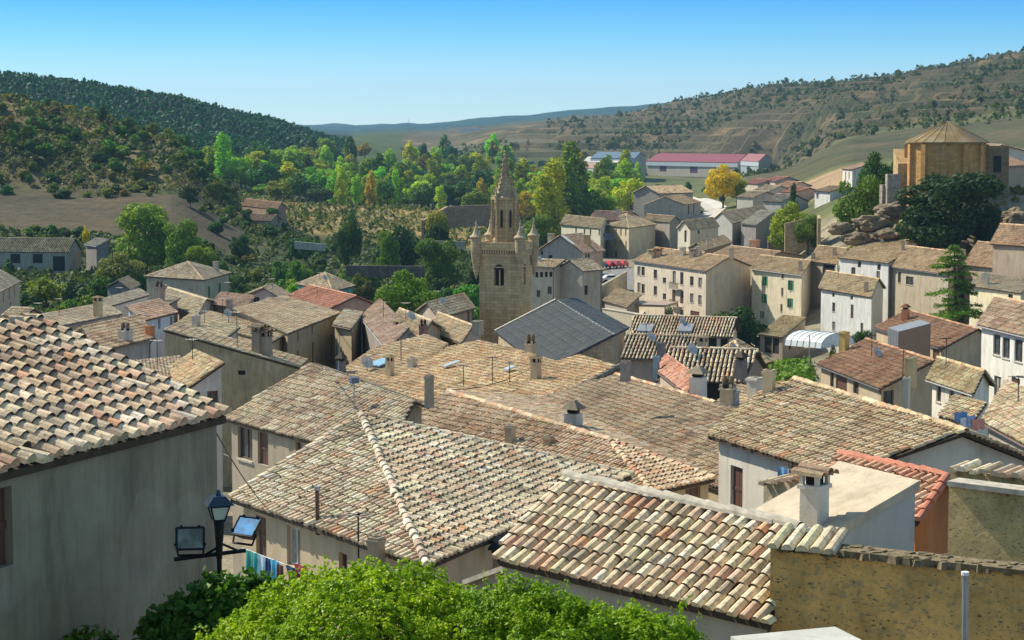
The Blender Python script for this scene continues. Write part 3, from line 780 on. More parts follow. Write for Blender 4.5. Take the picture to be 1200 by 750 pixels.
f = roof_plane(-14.7, .2, [(440, 457), (602, 497), (727, 431), (680, 417), (653, 425), (612, 412), (562, 400), (525, 408)])
b0, b1 = f[6] + np.array([3, 2., -1.2]), f[2] + np.array([3, 2., -1.2])
Hgen('wide house with a patched orange roof below the dark church roof', [f], [f[0], f[1], f[2], f[4], f[6], f[7]], (.48,.40,.28), (1.26,1.06,.80),
     chim=[(628, 446, 1.25, .42, 'slab', (.45,.37,.25)), (622, 414, .7, .5, 'pots', (.5,.42,.3)), (505, 466, 1.0, .22, 'box', (.5,.43,.33)), (597, 450, 1.2, .1, 'antenna'), (577, 452, 1.6, .1, 'antenna'), (543, 455, 1.3, .1, 'antenna')], tw=.27, tl=.38, tM=4, zbase=-23)
ch = []; ridge(ch, f[1] + [0,0,.05], f[2] + [0,0,.05], .2, .6, 6, 0); obj('rake_mortar', ch, [plain_mat('old_mortar', (.24,.20,.145), .95, 0, .5, 4.)], HOUSES['wide house with a patched orange roof below the dark church roof'][1], HOUSES['wide house with a patched orange roof below the dark church roof'][2])
HQ = HOUSES['wide house with a patched orange roof below the dark church roof']

f = roof_plane(-14.9, .22, [(392, 441), (458, 456), (526, 404), (500, 393), (440, 408)])
Hgen('tan roofed house with a bluish gable wall and two stacks, left of the patched roof', [f], [f[0], f[1], f[2], f[3], f[4]], (.40,.40,.42), (1.08,.93,.74),
     chim=[(430, 436, .6, .1, 'dish'), (470, 425, 1.5, .1, 'antenna'), (457, 442, 1.2, .36, 'slab', (.60,.48,.3)), (483, 441, 1.1, .38, 'box', (.52,.46,.36)), (400, 439, 1.1, .4, 'hat', (.16,.16,.16))], tw=.27, tl=.38, tM=4, zbase=-23)

zE = -10.
f = roof_plane(zE, .3, [(829, 511), (978, 557), (1031, 541), (1132, 507), (932, 446), (903, 453)])
b = np.array([3.2, 1.6, -1.4]); b0, b1 = f[4] + b, f[3] + b
Hgen('long roofed house with a white plaster upper wall and rubble lower wall, right of centre', [f, [b1, b0, f[4], f[3]]], [f[0], f[1], f[2], f[3], b1, b0, f[4], f[5]], (.62,.57,.48), (1.08,.95,.76),
     wins=[(863, 574, .85, 1.5, 'o'), (876, 529, 1.0, .6, 'd'), (935, 547, 1.2, 1.0, 'd')], chim=[(901, 462, .85, .35, 'box', (.60,.50,.30))], tw=.26, tl=.34, tM=6, ridges=[(f[4], f[3])], zbase=-19)

zE = -8.4
f = roof_plane(zE, .42, [(945, 578), (1075, 612), (1110, 560), (985, 534)])
b = np.array([1.6, 1.2, -.9]); b0, b1 = f[3] + b, f[2] + b
Hgen('small house with a red ridged roof and a bright orange end wall', [f, [b1, b0, f[3], f[2]]], [f[0], f[1], f[2], b1, b0, f[3]], (.62,.20,.045), (1.12,.80,.66), tw=.25, tl=.33, tM=6,
     ridges=[], zbase=-15)
r_ = HOUSES['small house with a red ridged roof and a bright orange end wall']; ch = []; ridge(ch, f[3], f[2], .13, .4, 6, 0); ridge(ch, f[1], f[2], .12, .4, 6, 0); obj('ridge_cap', ch, [plain_mat('red_clay', (.55,.20,.12), .85, 0, .35, 3.)], r_[1], r_[2])

zE = -6.9
f = roof_plane(zE, .37, [(878, 600), (968, 627), (1078, 563), (1000, 558)])
f[3] = f[0] + (f[2] - f[1])
Hgen('flat-rendered outbuilding with a sloping white cement roof and white chimney', [f], [f[0], f[1], f[2], f[3]], (.40,.40,.38), (1, 1, 1), plainroof=plaster_mat('cement_render', 1.5, .6, 0, .5), zbase=-15, inset=.06, th=.16,
     chim=[(954, 613, 1.0, .36, 'tile', (.66,.63,.55))], roofcol=None) if False else \
Hgen('flat-rendered outbuilding with a sloping white cement roof and white chimney', [f], [f[0], f[1], f[2], f[3]], (.48,.46,.41), (.56,.47,.35), plainroof=plaster_mat('cement_render', 1.5, .6, 0, .5), zbase=-15, inset=.06, th=.16,
     chim=[(954, 613, .86, .36, 'tile', (.66,.63,.55))])

# ======================================================= left of the church
H('long farm building with three dark openings beside the field', -26.4, (-70,294.5), (81,296), (97,293), 'gAB', 2.7, (.40,.35,.27), (.85,.86,.70), wins=[(18,303,2.2,2.,'v'), (44,303,2.2,2.,'v'), (69,309,2.7,3.2,'v')])
H('grey shed with a white roof edge behind the farm building', -25.4, (99,286.5), (113,289), (128,285), 'sAB', .8, (.24,.22,.2), (1.1,1.1,1.05))
H('cream town house cut by the left edge of the picture', -22.5, (-60,347), (-18,352), (24,330), 'hip', 1.9, (.55,.43,.28), (.95,.92,.85), wins=[(4,346,1.,1.4,'d'), (11,341.5,1.,1.4,'d'), (17,337.5,1.,1.4,'d'), (12,360,1.,1.4,'d')])
H('tiny cottage with arched openings under the cream town house', -19., (2,370), (29,371.5), (37,366), 'gAB', .7, (.48,.38,.24), (.95,.9,.8), wins=[(13,374,.5,.8,'v'), (20,374.3,.5,.8,'v'), (27,374.8,.5,.8,'v')], depth=3.)
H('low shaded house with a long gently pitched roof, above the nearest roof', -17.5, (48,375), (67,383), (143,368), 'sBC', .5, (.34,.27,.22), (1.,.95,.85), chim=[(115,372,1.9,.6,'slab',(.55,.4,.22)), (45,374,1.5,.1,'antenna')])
H('house seen as a long white wall with a tiled coping', -19., (118,355), (130,359), (175,346), 'sBC', .4, (.74,.73,.70), (.95,.92,.86))
H('house carrying the tall brown two-pot chimney', -18.6, (172,357), (190,362), (212,355), 'sAB', .5, (.36,.27,.2), (1.,.95,.85), chim=[(187,354,2.,.75,'pots',(.36,.29,.24))])
H('pale blue house with a pinkish roof', -17., (146,369), (167,376.5), (208,366.5), 'sBC', .75, (.55,.66,.80), (1.1,.86,.74), wins=[(187,377,.6,.9,'v'), (203,374,.7,1.,'d')])
H('small gabled house with a reddish edge below the pale blue house', -15.5, (82,392), (112,413), (182,396), 'gBC', 1.1, (.42,.40,.37), (1.08,.9,.72), chim=[(147,399,.9,.7,'pots',(.6,.58,.5)), (176,394,.8,.5,'box',(.6,.22,.08))], zbase=-22)
H('little dark lean-to with pale tile ends left of the tall olive wall', -14.6, (150,434), (172,446), (234,439), 'sBC', .5, (.30,.28,.24), (.6,.55,.5))
H('tall olive-walled house with a long slanting parapet', -16.3, (192,430.5), (350,431), (372,419), 'sBC', 2.55, (.40,.33,.20), (1.1,.98,.8), depth=4.5, inset=.1, wallmat=M_ROUGH,
  wins=[(283,414,.5,.3,'v')], chim=[(303,415,1.9,.65,'tile',(.30,.26,.2)), (311,417,1.7,.7,'tile',(.36,.3,.22)), (278,409,2.6,.1,'antenna')])
H('lean-to with an orange striped roof and white end wall against the olive wall', -14.8, (185,441), (217,458), (264,454.6), 'sAB', 1.44, (.62,.61,.58), (1.1,.98,.74), wins=[(262,453,.7,1.2,'d')])
H('low house with a straw roof tucked under the tall tan house', -17.5, (225,376), (318,402), (340,394), 'sAB', .35, (.5,.4,.26), (1.08,1.,.82), chim=[(268,392,1.4,.1,'antenna'), (300,398,1.4,.1,'antenna')])
H('low house with a pale mixed roof right of the pale blue house', -16.6, (205,381), (262,399), (282,391), 'sAB', .5, (.55,.48,.38), (1.08,1.02,.84), chim=[(230,384,1.,.5,'box',(.5,.45,.38))])
H('house with a straw coloured roof in front of the pyramid-roofed villa', -19.5, (186,354), (232,370), (252,353), 'gAB', .9, (.50,.40,.28), (1.05,1.,.85))
H('low terrace house with a rosy roof right of the villa', -19.8, (246,357), (288,362), (300,352), 'sAB', .5, (.55,.42,.3), ROSY, chim=[(269,361,1.,.5,'box',(.45,.36,.28))])
f = roof_plane(-17., .06, [(337, 391.5), (399, 367), (332, 347), (272, 362)])
Hgen('tall tan house with a single-slope pale roof and rows of tiny windows', [f], [f[0], f[1], f[2], f[3]], (.42,.335,.21), (1.12,1.,.82), ridges=[],
     wins=[(349,394.5,.5,.7,'v'), (366,387,.5,.7,'v'), (388,379,.5,.7,'v'), (349,419,.7,1.2,'v'), (367,414,.8,1.9,'o'), (389,406,.8,2.2,'o')])
H('square villa with a pyramid tile roof at the garden edge, left', -23.5, (169,324), (239,328.5), (271,320), 'pyr', 2.1, (.50,.41,.29), (.98,.93,.82), wins=[(245,341,.9,1.5,'g'), (257.5,337,.9,1.5,'g'), (245,352,.9,1.3,'g'), (257.5,348.5,.9,1.3,'g')], chim=[(253,318,1.6,.7,'box',(.5,.42,.32))])
H('hip-roofed house with a teal end wall', -23.8, (347,333), (390,341.5), (416,335), 'pyr', 1.9, (.10,.34,.34), (.95,.88,.75), group=None)
H('house with a red tile roof and open gable', -21., (331,349.5), (384,363.5), (405,360), 'gAB', 1.5, (.42,.3,.24), RED, depth=7.)
H('pink-walled house with an open porch beside the red tile roof', -20.6, (287,346), (331,351), (341,345), 'gBC', 1.1, (.56,.42,.34), (.95,.88,.78), wins=[(300,348,1.6,1.8,'v'), (319,351,1.2,1.0,'v')])
H('upper of the two brown farm sheds by the river road', -23.4, (283,241), (325,246), (336,243.5), 'gAB', 1.8, (.28,.2,.15), (.85,.62,.48))
H('lower of the two brown farm sheds by the river road', -26., (262,257), (318,259.5), (331,257), 'gAB', 1.6, (.32,.24,.18), (.92,.72,.58))
H('grey garden hut with a gabled roof among the shrubs', -26., (124,336.5), (152,339), (164,333), 'gBC', 1.2, (.20,.19,.18), (.62,.6,.55))

# ======================================================= around the church
H('narrow tan house with a white eave beside the tall tan house', -17.3, (390,381), (412,385.5), (426,374), 'sAB', .6, (.44,.36,.22), (1.1,1.05,.95))
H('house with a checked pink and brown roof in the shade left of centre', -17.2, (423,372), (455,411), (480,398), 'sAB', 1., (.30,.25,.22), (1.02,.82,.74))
H('house with a brown roof and cream stack left of the church tower', -17.4, (452,385), (490,402), (522,386), 'gAB', 1.2, (.46,.36,.24), (1.,.9,.74), chim=[(468,397,1.5,.7,'slab',(.62,.5,.3)), (496,394,1.,.5,'pots',(.4,.2,.14))])
H('gabled house with a pale rake nearest the left foot of the tower', -20.5, (487,365), (513,373), (557,361), 'gBC', 1.3, (.46,.36,.28), (.98,.92,.78), wins=[(549,373,.8,1.5,'v')])
H('roof adjoining the foot of the tower, sandy and low', -18., (500,386), (541,403), (568,389), 'gAB', 1., (.48,.38,.26), (1.08,.98,.8), chim=[(560,388,.9,.7,'box',(.5,.42,.3))])

# church nave and tower
P = lambda px, py, D: AT(px, py, D)
r0, r1 = P(653, 353, 219), P(720, 393, 183); l1, l0 = P(660, 424, 182.3), P(575, 396, 218.3)
l1 = r1 + (l1 - r1) * 1.35; l0 = r0 + (l1 - r1) * 1.05
e1 = P(737, 385, 203); e0 = r0 + (e1 - r1)
Hgen('church nave under a dark blue-grey tile roof', [[l0, l1, r1, r0], [e1, e0, r0, r1]], [l0, l1, r1, e1, e0, r0], (.46,.37,.25), (1, 1, 1), name='church', cat='church', tilemat=M_SLATE, wallmat=M_ASHLAR,
     tw=.31, tl=.9, tM=3, rf=.40, panmat=plain_mat('dark_pan', (.035,.042,.05), .8, 0, .3, 3.), ridges=[(r0, r1)], wins=[(718, 408, 1., 2.2, 'v')], zbase=-30)
CH = HOUSES['church nave under a dark blue-grey tile roof']
obj('coping', slab([r0 + [-.2,.6,.25], l0 + [-.2,.6,.25], l0 + [-.2,-.3,.25], r0 + [-.2,-.3,.25]], .5), M_MORTAR, CH[1], CH[2])
# ---------------------------------------------------------------- tower
def tower():
    D = 236.; cx = X(592, D); s = 4.75; yaw = math.radians(-17.5)
    zt = float(AT(592, 300, D)[2]); zb = -32.; zp = float(AT(592, 287, D)[2])
    c = np.array([cx, D + 1.2, 0]); org = np.array([cx, D + 1.2, -30.])
    root = tag(empty('church_tower', org), 'tall square ashlar bell tower with a crocketed stone spire and corner turrets', 'tower')
    ca, sa = math.cos(yaw), math.sin(yaw)
    def W(x, y, z): return np.array([c[0] + x*ca - y*sa, c[1] + x*sa + y*ca, z])
    col = (.62,.45,.235); h = s/2
    ch = []; corners = [(-h,-h), (h,-h), (h,h), (-h,h)]
    outs = [np.array([sa, -ca, 0]), np.array([ca, sa, 0]), np.array([-sa, ca, 0]), np.array([-ca, -sa, 0])]
    z1 = float(AT(592, 309, D)[2]); z0 = float(AT(592, 334, D)[2])
    for k in range(4):
        a, b = W(*corners[k], 0), W(*corners[(k+1) % 4], 0)
        w = .62 if k in (0, 2) else .45
        build_wall(ch, a[:2], b[:2], zb, zt, zt, [(h - w, h + w, z0, z1 - .6)], outs[k], .9)
    ch.append(box(W(0,0,zt), s + .36, s + .36, .3, yaw)); ch.append(box(W(0,0,zt-1.3), s+.14, s+.14, .14, yaw))
    obj('wall', ch, M_ASHLAR, root, org, col)
    # belfry openings: arched dark slots with a mullion
    for k in (0, 1):
        o = outs[k]; m = W(*((np.array(corners[k]) + np.array(corners[(k+1) % 4]))/2), 0)
        e = np.array([ca, sa, 0]) if k == 0 else np.array([-sa, ca, 0]); wv = .62 if k == 0 else .45
        ch = []
        V = [m + e * (wv * math.cos(t)) + o * .004 + np.array([0,0,z1 - .62 + .62 * math.sin(t)]) for t in np.linspace(0, math.pi, 9)]
        V2 = [v - o * .05 + [0,0,0] for v in V]
        ch.append((np.array(V), np.arange(9)[None], 0, None))
        op = obj('belfry_opening', ch + [hexa([m - e*wv - o*.88 + [0,0,z0], m + e*wv - o*.88 + [0,0,z0], m + e*wv - o*.86 + [0,0,z0], m - e*wv - o*.86 + [0,0,z0]], [m - e*wv - o*.88 + [0,0,z1-.62], m + e*wv - o*.88 + [0,0,z1-.62], m + e*wv - o*.86 + [0,0,z1-.62], m - e*wv - o*.86 + [0,0,z1-.62]])], M_DARK, root, org)
        obj('mullion', [hexa([m - e*.07 - o*.4 + [0,0,z0], m + e*.07 - o*.4 + [0,0,z0], m + e*.07 - o*.25 + [0,0,z0], m - e*.07 - o*.25 + [0,0,z0]], [m - e*.07 - o*.4 + [0,0,z1-.6], m + e*.07 - o*.4 + [0,0,z1-.6], m + e*.07 - o*.25 + [0,0,z1-.6], m - e*.07 - o*.25 + [0,0,z1-.6]])], M_ASHLAR, op, org, col)
    # corbel table and parapet
    ch = []
    for k in range(4):
        a, b = np.array(corners[k]), np.array(corners[(k+1) % 4])
        for t in np.linspace(.06, .94, 15):
            q = a + (b - a) * t; ch.append(box(W(q[0], q[1], zt + .3) + outs[k] * .16, .16, .32, .42, yaw + (0 if k % 2 == 0 else math.pi/2), 0))
    obj('corbel', ch, M_ASHLAR, root, org, col)['kind'] = 'stuff'
    ch = []; zc = zt + .72
    for k in range(4):
        a, b = np.array(corners[k]) * 1.1, np.array(corners[(k+1) % 4]) * 1.1; m = (a + b)/2
        ch.append(box(W(m[0], m[1], zc), s * 1.1 - .25 if k % 2 else s * 1.1 + .05, .25, zp - zc + .35, yaw + (0 if k % 2 == 0 else math.pi/2)))
    ch.append(box(W(0,0,zc - .02), s, s, .12, yaw))
    obj('parapet', ch, M_ASHLAR, root, org, col)
    # round turrets at the four corners with conical caps
    for x, y in corners:
        q = W(x * 1.12, y * 1.12, 0)
        t = obj('turret', [lathe(q, [(.05, zt - 2.6), (.28, zt - 1.8), (.5, zt - .4), (.62, zt + .5), (.62, zp + .75), (.74, zp + .85), (.74, zp + 1.0), (.2, zp+1.0)], 12)], M_ASHLAR, root, org, (.50,.38,.22))
        obj('cone', [lathe(q, [(.76, zp + 1.0), (.45, zp + 1.25), (.22, zp + 1.75), (.1, zp + 2.3), (.12, zp + 2.45), (.03, zp + 2.9), (.0, zp + 3.2)], 12)], M_ASHLAR, t, org, (.50,.41,.27))
    # octagonal upper stage
    zs = float(AT(592, 233, D)[2]); R = 1.42
    ch = [lathe(W(0,0,0), [(R*1.12, zp - 1.), (R*1.12, zp + .6), (R, zp + .9), (R, zs - .3), (R*1.14, zs - .1), (R*1.14, zs + .15), (R*.9, zs + .3), (.1, zs+.3)], 8, 0, yaw + math.pi/8)]
    for k in range(8):
        t = yaw + math.pi/8 + k * math.pi/4; q = W(0,0,0) + np.array([math.cos(t)*R*1.05, math.sin(t)*R*1.05, zp - .6]); ch.append(box(q, .3, .3, zs - zp + .5, t, 0, .9))
    stage = obj('octagon_stage', ch, M_ASHLAR, root, org, (.50,.35,.185))
    for k in range(8):
        t = yaw + k * math.pi/4; o = np.array([math.cos(t), math.sin(t), 0]); e = np.array([-o[1], o[0], 0]); m = W(0,0,0) + o * R * .955
        V = [m + e * x + [0, 0, z] for x, z in ((-.14, zp + 2.), (.14, zp + 2.), (.14, zs - 1.5), (.0, zs - 1.2), (-.14, zs - 1.5))]
        obj('lancet', slab([v + o * .0 for v in V], .05), M_DARK, stage, org) if False else obj('lancet', [(np.array(V + [v - o*.2 for v in V]), np.array([[0,1,2,3,4]]), 0, None)], M_DARK, stage, org)
    # crocketed spire
    zk = float(AT(592, 177, D)[2]); ch = [lathe(W(0,0,0), [(R*.92, zs + .2), (R*.62, zs + 1.6), (.42, (zs+zk)/2 + .2), (.16, zk - .9), (.13, zk - .6), (.26, zk - .45), (.1, zk - .25), (.22, zk - .1), (.0, zk + .15)], 8, 0, yaw + math.pi/8)]
    prof = [(R*.92, zs + .2), (R*.62, zs + 1.6), (.42, (zs+zk)/2 + .2), (.16, zk - .9)]
    for k in range(8):
        t = yaw + math.pi/8 + k * math.pi/4
        for u in np.linspace(.04, .94, 8):
            z = zs + .2 + u * (zk - .9 - zs - .2); r = np.interp(z, [p[1] for p in prof], [p[0] for p in prof])
            ch.append(box(W(0,0,0) + np.array([math.cos(t)*(r+.08), math.sin(t)*(r+.08), z]), .34, .18, .26, t, 0, .5))
    sp = obj('spire', ch, M_ASHLAR, root, org, (.42,.32,.19))
    obj('cross', tube(W(0,0,zk), W(0,0,zk + .75), .035, 5) + tube(W(-.22,0,zk+.5), W(.22,0,zk+.5), .03, 5), M_BLACK, sp, org)
    for k in range(4):
        t = yaw + math.pi/8 + (2*k + 1) * math.pi/4; q = W(0,0,0) + np.array([math.cos(t)*R*1.12, math.sin(t)*R*1.12, 0])
        obj('pinnacle', [lathe(q, [(.05, zs - .8), (.2, zs - .5), (.2, zs + .2), (.3, zs + .3), (.16, zs + .45), (.06, zs + 1.0), (.1, zs + 1.05), (.0, zs + 1.3)], 6)], M_ASHLAR, root, org, (.48,.38,.23))
tower()

# ======================================================= right of the tower
H('cream house with a row of small attic openings beside the tower', -20.5, (608,312), (651,313.5), (657,307), 'gAB', .9, (.58,.50,.36), (1.08,.98,.8), depth=6.,
  wins=[(629,322,.5,.8,'v'), (634.5,321.8,.5,.8,'v'), (640,321.6,.5,.8,'v'), (645.5,321.4,.5,.8,'v'), (631,344,.6,1.,'d'), (644,340,.7,1.1,'d')])
H('narrow house with a plain grey gable between the cream houses', -21., (650,316), (683,318), (700,313), 'gBC', 1.5, (.44,.39,.31), (.9,.86,.78), depth=5., wins=[(687,340,.8,1.4,'v')])
H('big house with a mauve-grey gable and a white strip on its roof', -22., (629,294), (683,296), (702,289), 'gBC', 2.9, (.46,.38,.31), ROSY, depth=8., wins=[(635,292,.5,.6,'v'), (636,300,.5,.6,'v'), (645,301,.8,.6,'v'), (687,303,.6,1.6,'v'), (690,302.6,.6,1.6,'v')],
  chim=[(646,285,1.8,.9,'box',(.48,.42,.28)), (688,287,1.8,.9,'box',(.44,.34,.18))])
h_ = HOUSES['big house with a mauve-grey gable and a white strip on its roof']; p_ = h_[3][0]
obj('skylight_strip', slab([p_[3] + (p_[2]-p_[3])*.02 + (p_[0]-p_[3])*.03 + [0,0,.16], p_[3] + (p_[0]-p_[3])*.55 + (p_[2]-p_[3])*.02 + [0,0,.16], p_[3] + (p_[0]-p_[3])*.55 + (p_[2]-p_[3])*.12 + [0,0,.16], p_[3] + (p_[2]-p_[3])*.12 + (p_[0]-p_[3])*.03 + [0,0,.16]], .1), M_PAINT, h_[1], h_[2], (.8,.8,.8))
H('house with a green-tinged cream front and a straw roof, left of the laundry house', -23., (656,263), (704,268.5), (715,262), 'gAB', 1.7, (.62,.57,.42), (1.05,.93,.70), wins=[(675,269.5,.9,1.4,'d'), (685,271.5,.9,1.2,'d'), (692,272,.9,1.2,'d'), (703,272,1.,1.2,'d')])
H('tall hip-roofed house with four columns of windows and washing on its front', -23., (700,263), (737,267.5), (770,263), 'hip', 2.6, (.64,.55,.38), (1.05,.95,.74), wins=[(707,269,.8,1.5,'d'), (722,271,.8,1.5,'d'), (727.7,271.6,.8,1.5,'d'), (733.4,272.2,.8,1.5,'d'),
  (707,282,.8,1.4,'d'), (721.4,284,.8,1.4,'d'), (727.7,285,.8,1.4,'d'), (733.6,286,.8,1.4,'d'), (711.5,300,1.,2.,'o'), (721.5,299,1.8,2.2,'w')], chim=[(739,252,1.2,.9,'box',(.4,.3,.18)), (725,250,1.,.8,'box',(.5,.42,.3))])
H('low house with a dusky pink roof behind the hip-roofed house', -21.8, (689,257), (735,259), (750,254), 'gAB', 1.6, (.45,.36,.28), (.95,.74,.66))
H('long grey-walled barn descending behind the hip-roofed house', -22.4, (752,258), (785,261), (798,258), 'gAB', 1.2, (.36,.32,.27), (.95,.82,.64))
H('grey gabled house highest of the ones below the sheds', -20., (741,226), (772,227), (784,222), 'gBC', 2.2, (.36,.33,.29), (.95,.80,.62), depth=16.)
H('grey gabled house with a sandy roof and ribbed brown side', -22.5, (754,240.5), (803,240), (822,237), 'gBC', 2.4, (.38,.36,.32), (1.1,.9,.68), wins=[(807,245,1.6,3.,'v'), (813,243.5,1.4,3.,'v')])
H('small cream bell-gable house with an arched opening', -20.4, (793,268), (808.5,269.5), (843,265), 'gBC', 1.7, (.66,.60,.46), (1.05,.95,.75), wins=[(800,274,1.,2.4,'v'), (819,272,1.2,.8,'v')])
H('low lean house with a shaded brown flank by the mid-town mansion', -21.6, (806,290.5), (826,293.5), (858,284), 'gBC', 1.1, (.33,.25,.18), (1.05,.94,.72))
L_=lambda s: [(600 + x/3.75, 200 + y/3.75, w, h, st) for x, y, w, h, st in s]
H('broad three-storey mansion with cream front, balcony and grey gable in mid town', -22.5, (741,305.5), (828,318), (882,312), 'gAB', 1.9, (.68,.58,.44), (1.1,.93,.70),
  wins=L_([(558,440,1.3,1.5,'d'), (576,442,1.3,1.5,'d'), (630,455,1.3,1.5,'d'), (670,482,1.3,.9,'d'), (713,468,1.2,2.,'d'), (746,473,1.2,2.,'d'), (790,485,1.3,1.5,'d'), (827,491,1.3,1.5,'d'),
  (558,513,1.3,1.6,'d'), (576,519,1.3,1.6,'d'), (630,527,1.3,1.5,'d'), (670,553,1.3,1.,'d'), (711,550,1.2,2.1,'o'), (746,556,1.2,2.1,'o'), (790,560,1.3,1.5,'d'), (826,568,1.3,1.5,'d'), (803,650,3.2,2.4,'o'), (745,632,1.3,1.6,'d')]),
  chim=[(764,303,1.5,1.,'slab',(.62,.52,.32)), (772,301,1.3,.8,'tile',(.5,.3,.2)), (800,300,1.5,.8,'box',(.62,.56,.42)), (812,302,1.4,.8,'slab',(.45,.36,.3)), (819,299,1.5,.7,'box',(.62,.54,.4)), (857,301,1.5,.6,'box',(.55,.46,.34))])
MAN = HOUSES['broad three-storey mansion with cream front, balcony and grey gable in mid town']
# ======================================================= right side of the town
g_=lambda s: [(860 + x/7.06, 260 + y/7.06, w, h, st) for x, y, w, h, st in s]
H('tall cream house with green shutters, by the dark round tree', -22.5, (879,315), (940,322.7), (961,311.5), 'gAB', 1.5, (.68,.60,.42), (1.02,.90,.66),
  wins=g_([(265,490,1.2,1.5,'g'), (480,525,1.2,1.5,'g'), (260,635,1.2,1.4,'g'), (474,672,1.2,1.4,'g'), (402,450,.8,.7,'d'), (400,580,.7,1.3,'d'), (393,712,.7,1.2,'d'), (232,770,1.5,1.2,'d')]) + [(915,379,.7,1.3,'d'), (925,375,.8,1.5,'d'), (933.5,377,.8,1.5,'d'), (947,352,.8,1.2,'v')],
  chim=[(938,318,1.6,.5,'box',(.5,.38,.26)), (953,307,1.5,.5,'box',(.34,.3,.26))])
H('open wash-house with a mossy tile roof below the green-shuttered house', -28.2, (889,392), (917,395.5), (945,383), 'sAB', 1.3, (.36,.28,.2), (.92,.86,.62), wins=[(900,401,1.6,2.2,'v'), (909,402,1.4,2.2,'v'), (926,399,1.5,2.,'v')])
H('large house with a broad wrinkled roof behind the mansion gable', -22.6, (824,303), (884,311), (945,300), 'gAB', 1.5, (.40,.34,.27), (1.04,.86,.70), chim=[(829,292,1.8,.5,'pipe',(.5,.46,.38)), (884,287,.9,1.4,'box',(.6,.34,.2))])
H('house with a deep columned porch under its roof', -21.2, (948,306.5), (984,310.5), (1002,300), 'gAB', 1.9, (.44,.38,.30), (1.05,.90,.68), wins=[(971,320,3.6,3.,'v')], chim=[(978,300,1.4,.5,'box',(.45,.4,.32))])
h_ = HOUSES['house with a deep columned porch under its roof']; q = AT(980, 327, 304); obj('porch_column', [box(q + [0,-1.2,-1.2], .42, .42, 3.4, .3)], M_PLAS, h_[0], h_[2], (.66,.62,.45))
H('white house under a wide sandy gable roof below the rocks', -19.5, (981,302), (1041,308.8), (1118,294), 'gAB', 2.3, (.66,.65,.62), (1.12,.96,.70), wins=[(1007,309,1.,.9,'v'), (1030,313,1.,.9,'v'), (1029,324,1.,1.6,'w'), (1000,318,1.2,1.2,'d')], chim=[(1058,297,1.9,.4,'box',(.42,.36,.28))])
H('two-tone tan house with a tall blank wall beside the cedar', -20., (1040,312), (1112,322.5), (1142,312), 'gAB', 2.5, (.46,.39,.28), (1.08,.88,.66), wins=[(1054,325,1.,1.6,'d'), (1066,329,2.4,1.2,'d')])
H('house with two merging sandy roofs right of the cedar', -19., (1128,310.5), (1216,320), (1245,307), 'gAB', 2.6, (.46,.38,.26), (1.05,.84,.64), chim=[(1128,302,1.2,.6,'box',(.5,.42,.32))])
H('low house with a big rosy roof behind the right-hand roofs', -15.2, (1160,286), (1240,292), (1262,287), 'gAB', 2.4, (.42,.33,.24), (1.02,.80,.62))
H('pale yellow house with a flat parapet and cedar shadow on its wall', -19.8, (1133,335), (1197,344), (1214,336), 'sAB', .8, (.72,.64,.42), (.98,.92,.80), wins=[(1184,353,1.1,1.7,'d')], chim=[(1155,334,1.6,.8,'box',(.62,.55,.44))])
H('pale grey-white three-storey house with small dark windows', -22.5, (959,338), (1022,349), (1038,338), 'gAB', 1.9, (.62,.62,.58), (1.05,.93,.70), wins=[(977,360,1.,1.3,'d'), (998.5,365,.9,1.9,'o'), (977,382,1.,1.2,'d'), (976.5,345.5,.8,.6,'v'), (998,348.5,.8,.6,'v'), (1010,384,.9,1.3,'d')], chim=[(1015,343,1.5,.5,'box',(.55,.40,.26))])
H('modern house with a brown tile roof and a ribbed metal stair tower', -19.5, (1024,384), (1104,409), (1187,402.6), 'gAB', 1.5, (.50,.40,.26), BROWNR, wins=[(1097,418,1.8,3.2,'o'), (1083,414,1.6,2.,'d')], chim=[(1061,376,1.5,.6,'hat',(.55,.24,.1))])
h_ = HOUSES['modern house with a brown tile roof and a ribbed metal stair tower']
def stair_tower():
    z = -17.6; B = G(1053.5, 389, z - .0); A = G(1041, 384.5, z); C = B + np.array([3.2, 2.2, .5]); Dd = A + (C - B)
    lo = np.array([0, 0, -3.]); s = obj('stair_tower', [hexa([A+lo, B+lo, C+lo, Dd+lo], [A, B, C, Dd])], M_PAINT, h_[0], h_[2], (.26,.15,.09))
    n = (A - B); L = np.linalg.norm(n); n /= L; o = np.array([n[1], -n[0], 0]); o = -o if o[1] > 0 else o; ch = []
    for k in range(7): p = B + n * (k + .5) * L / 7 + o * .06; ch.append(hexa([p + lo - n*.17 + o*x for x in (0,)] + [p + lo + n*.17, p + lo + n*.17 - o*.05, p + lo - n*.17 - o*.05], [p - n*.17, p + n*.17, p + n*.17 - o*.05, p - n*.17 - o*.05]))
    obj('metal_cladding', ch, M_METAL, s, h_[2])
    u = np.array([0, 0, .05]); e = (C - B) * .0
    obj('metal_capping', slab([A + u, B + u, C + u, Dd + u], .06), M_PAINT, s, h_[2], (.24,.245,.25))
stair_tower()
H('modern house with a broad plain brown roof and two metal-capped stacks', -17.3, (957,427), (1032,456), (1154.5,444), 'gAB', 1.55, (.46,.37,.25), BROWNR, wins=[(986,448,2.6,1.5,'o'), (1003,455,1.2,1.5,'d'), (975,444,.9,1.6,'d'), (1041,467,1.,1.1,'d')],
  chim=[(989,412,1.5,.55,'box',(.62,.46,.16)), (1067,448,1.7,.6,'box',(.52,.40,.22)), (1058,446,2.2,.05,'antenna')])
H('little white cottage with a mossy roof in front of the arched-window house', -15.5, (1086,445), (1141,463), (1166,452), 'gAB', 1.1, (.70,.66,.55), (.98,.90,.66), wins=[(1100,461.5,.8,1.,'d'), (1115,466,.8,1.,'d'), (1129,470,1.,1.5,'o')])
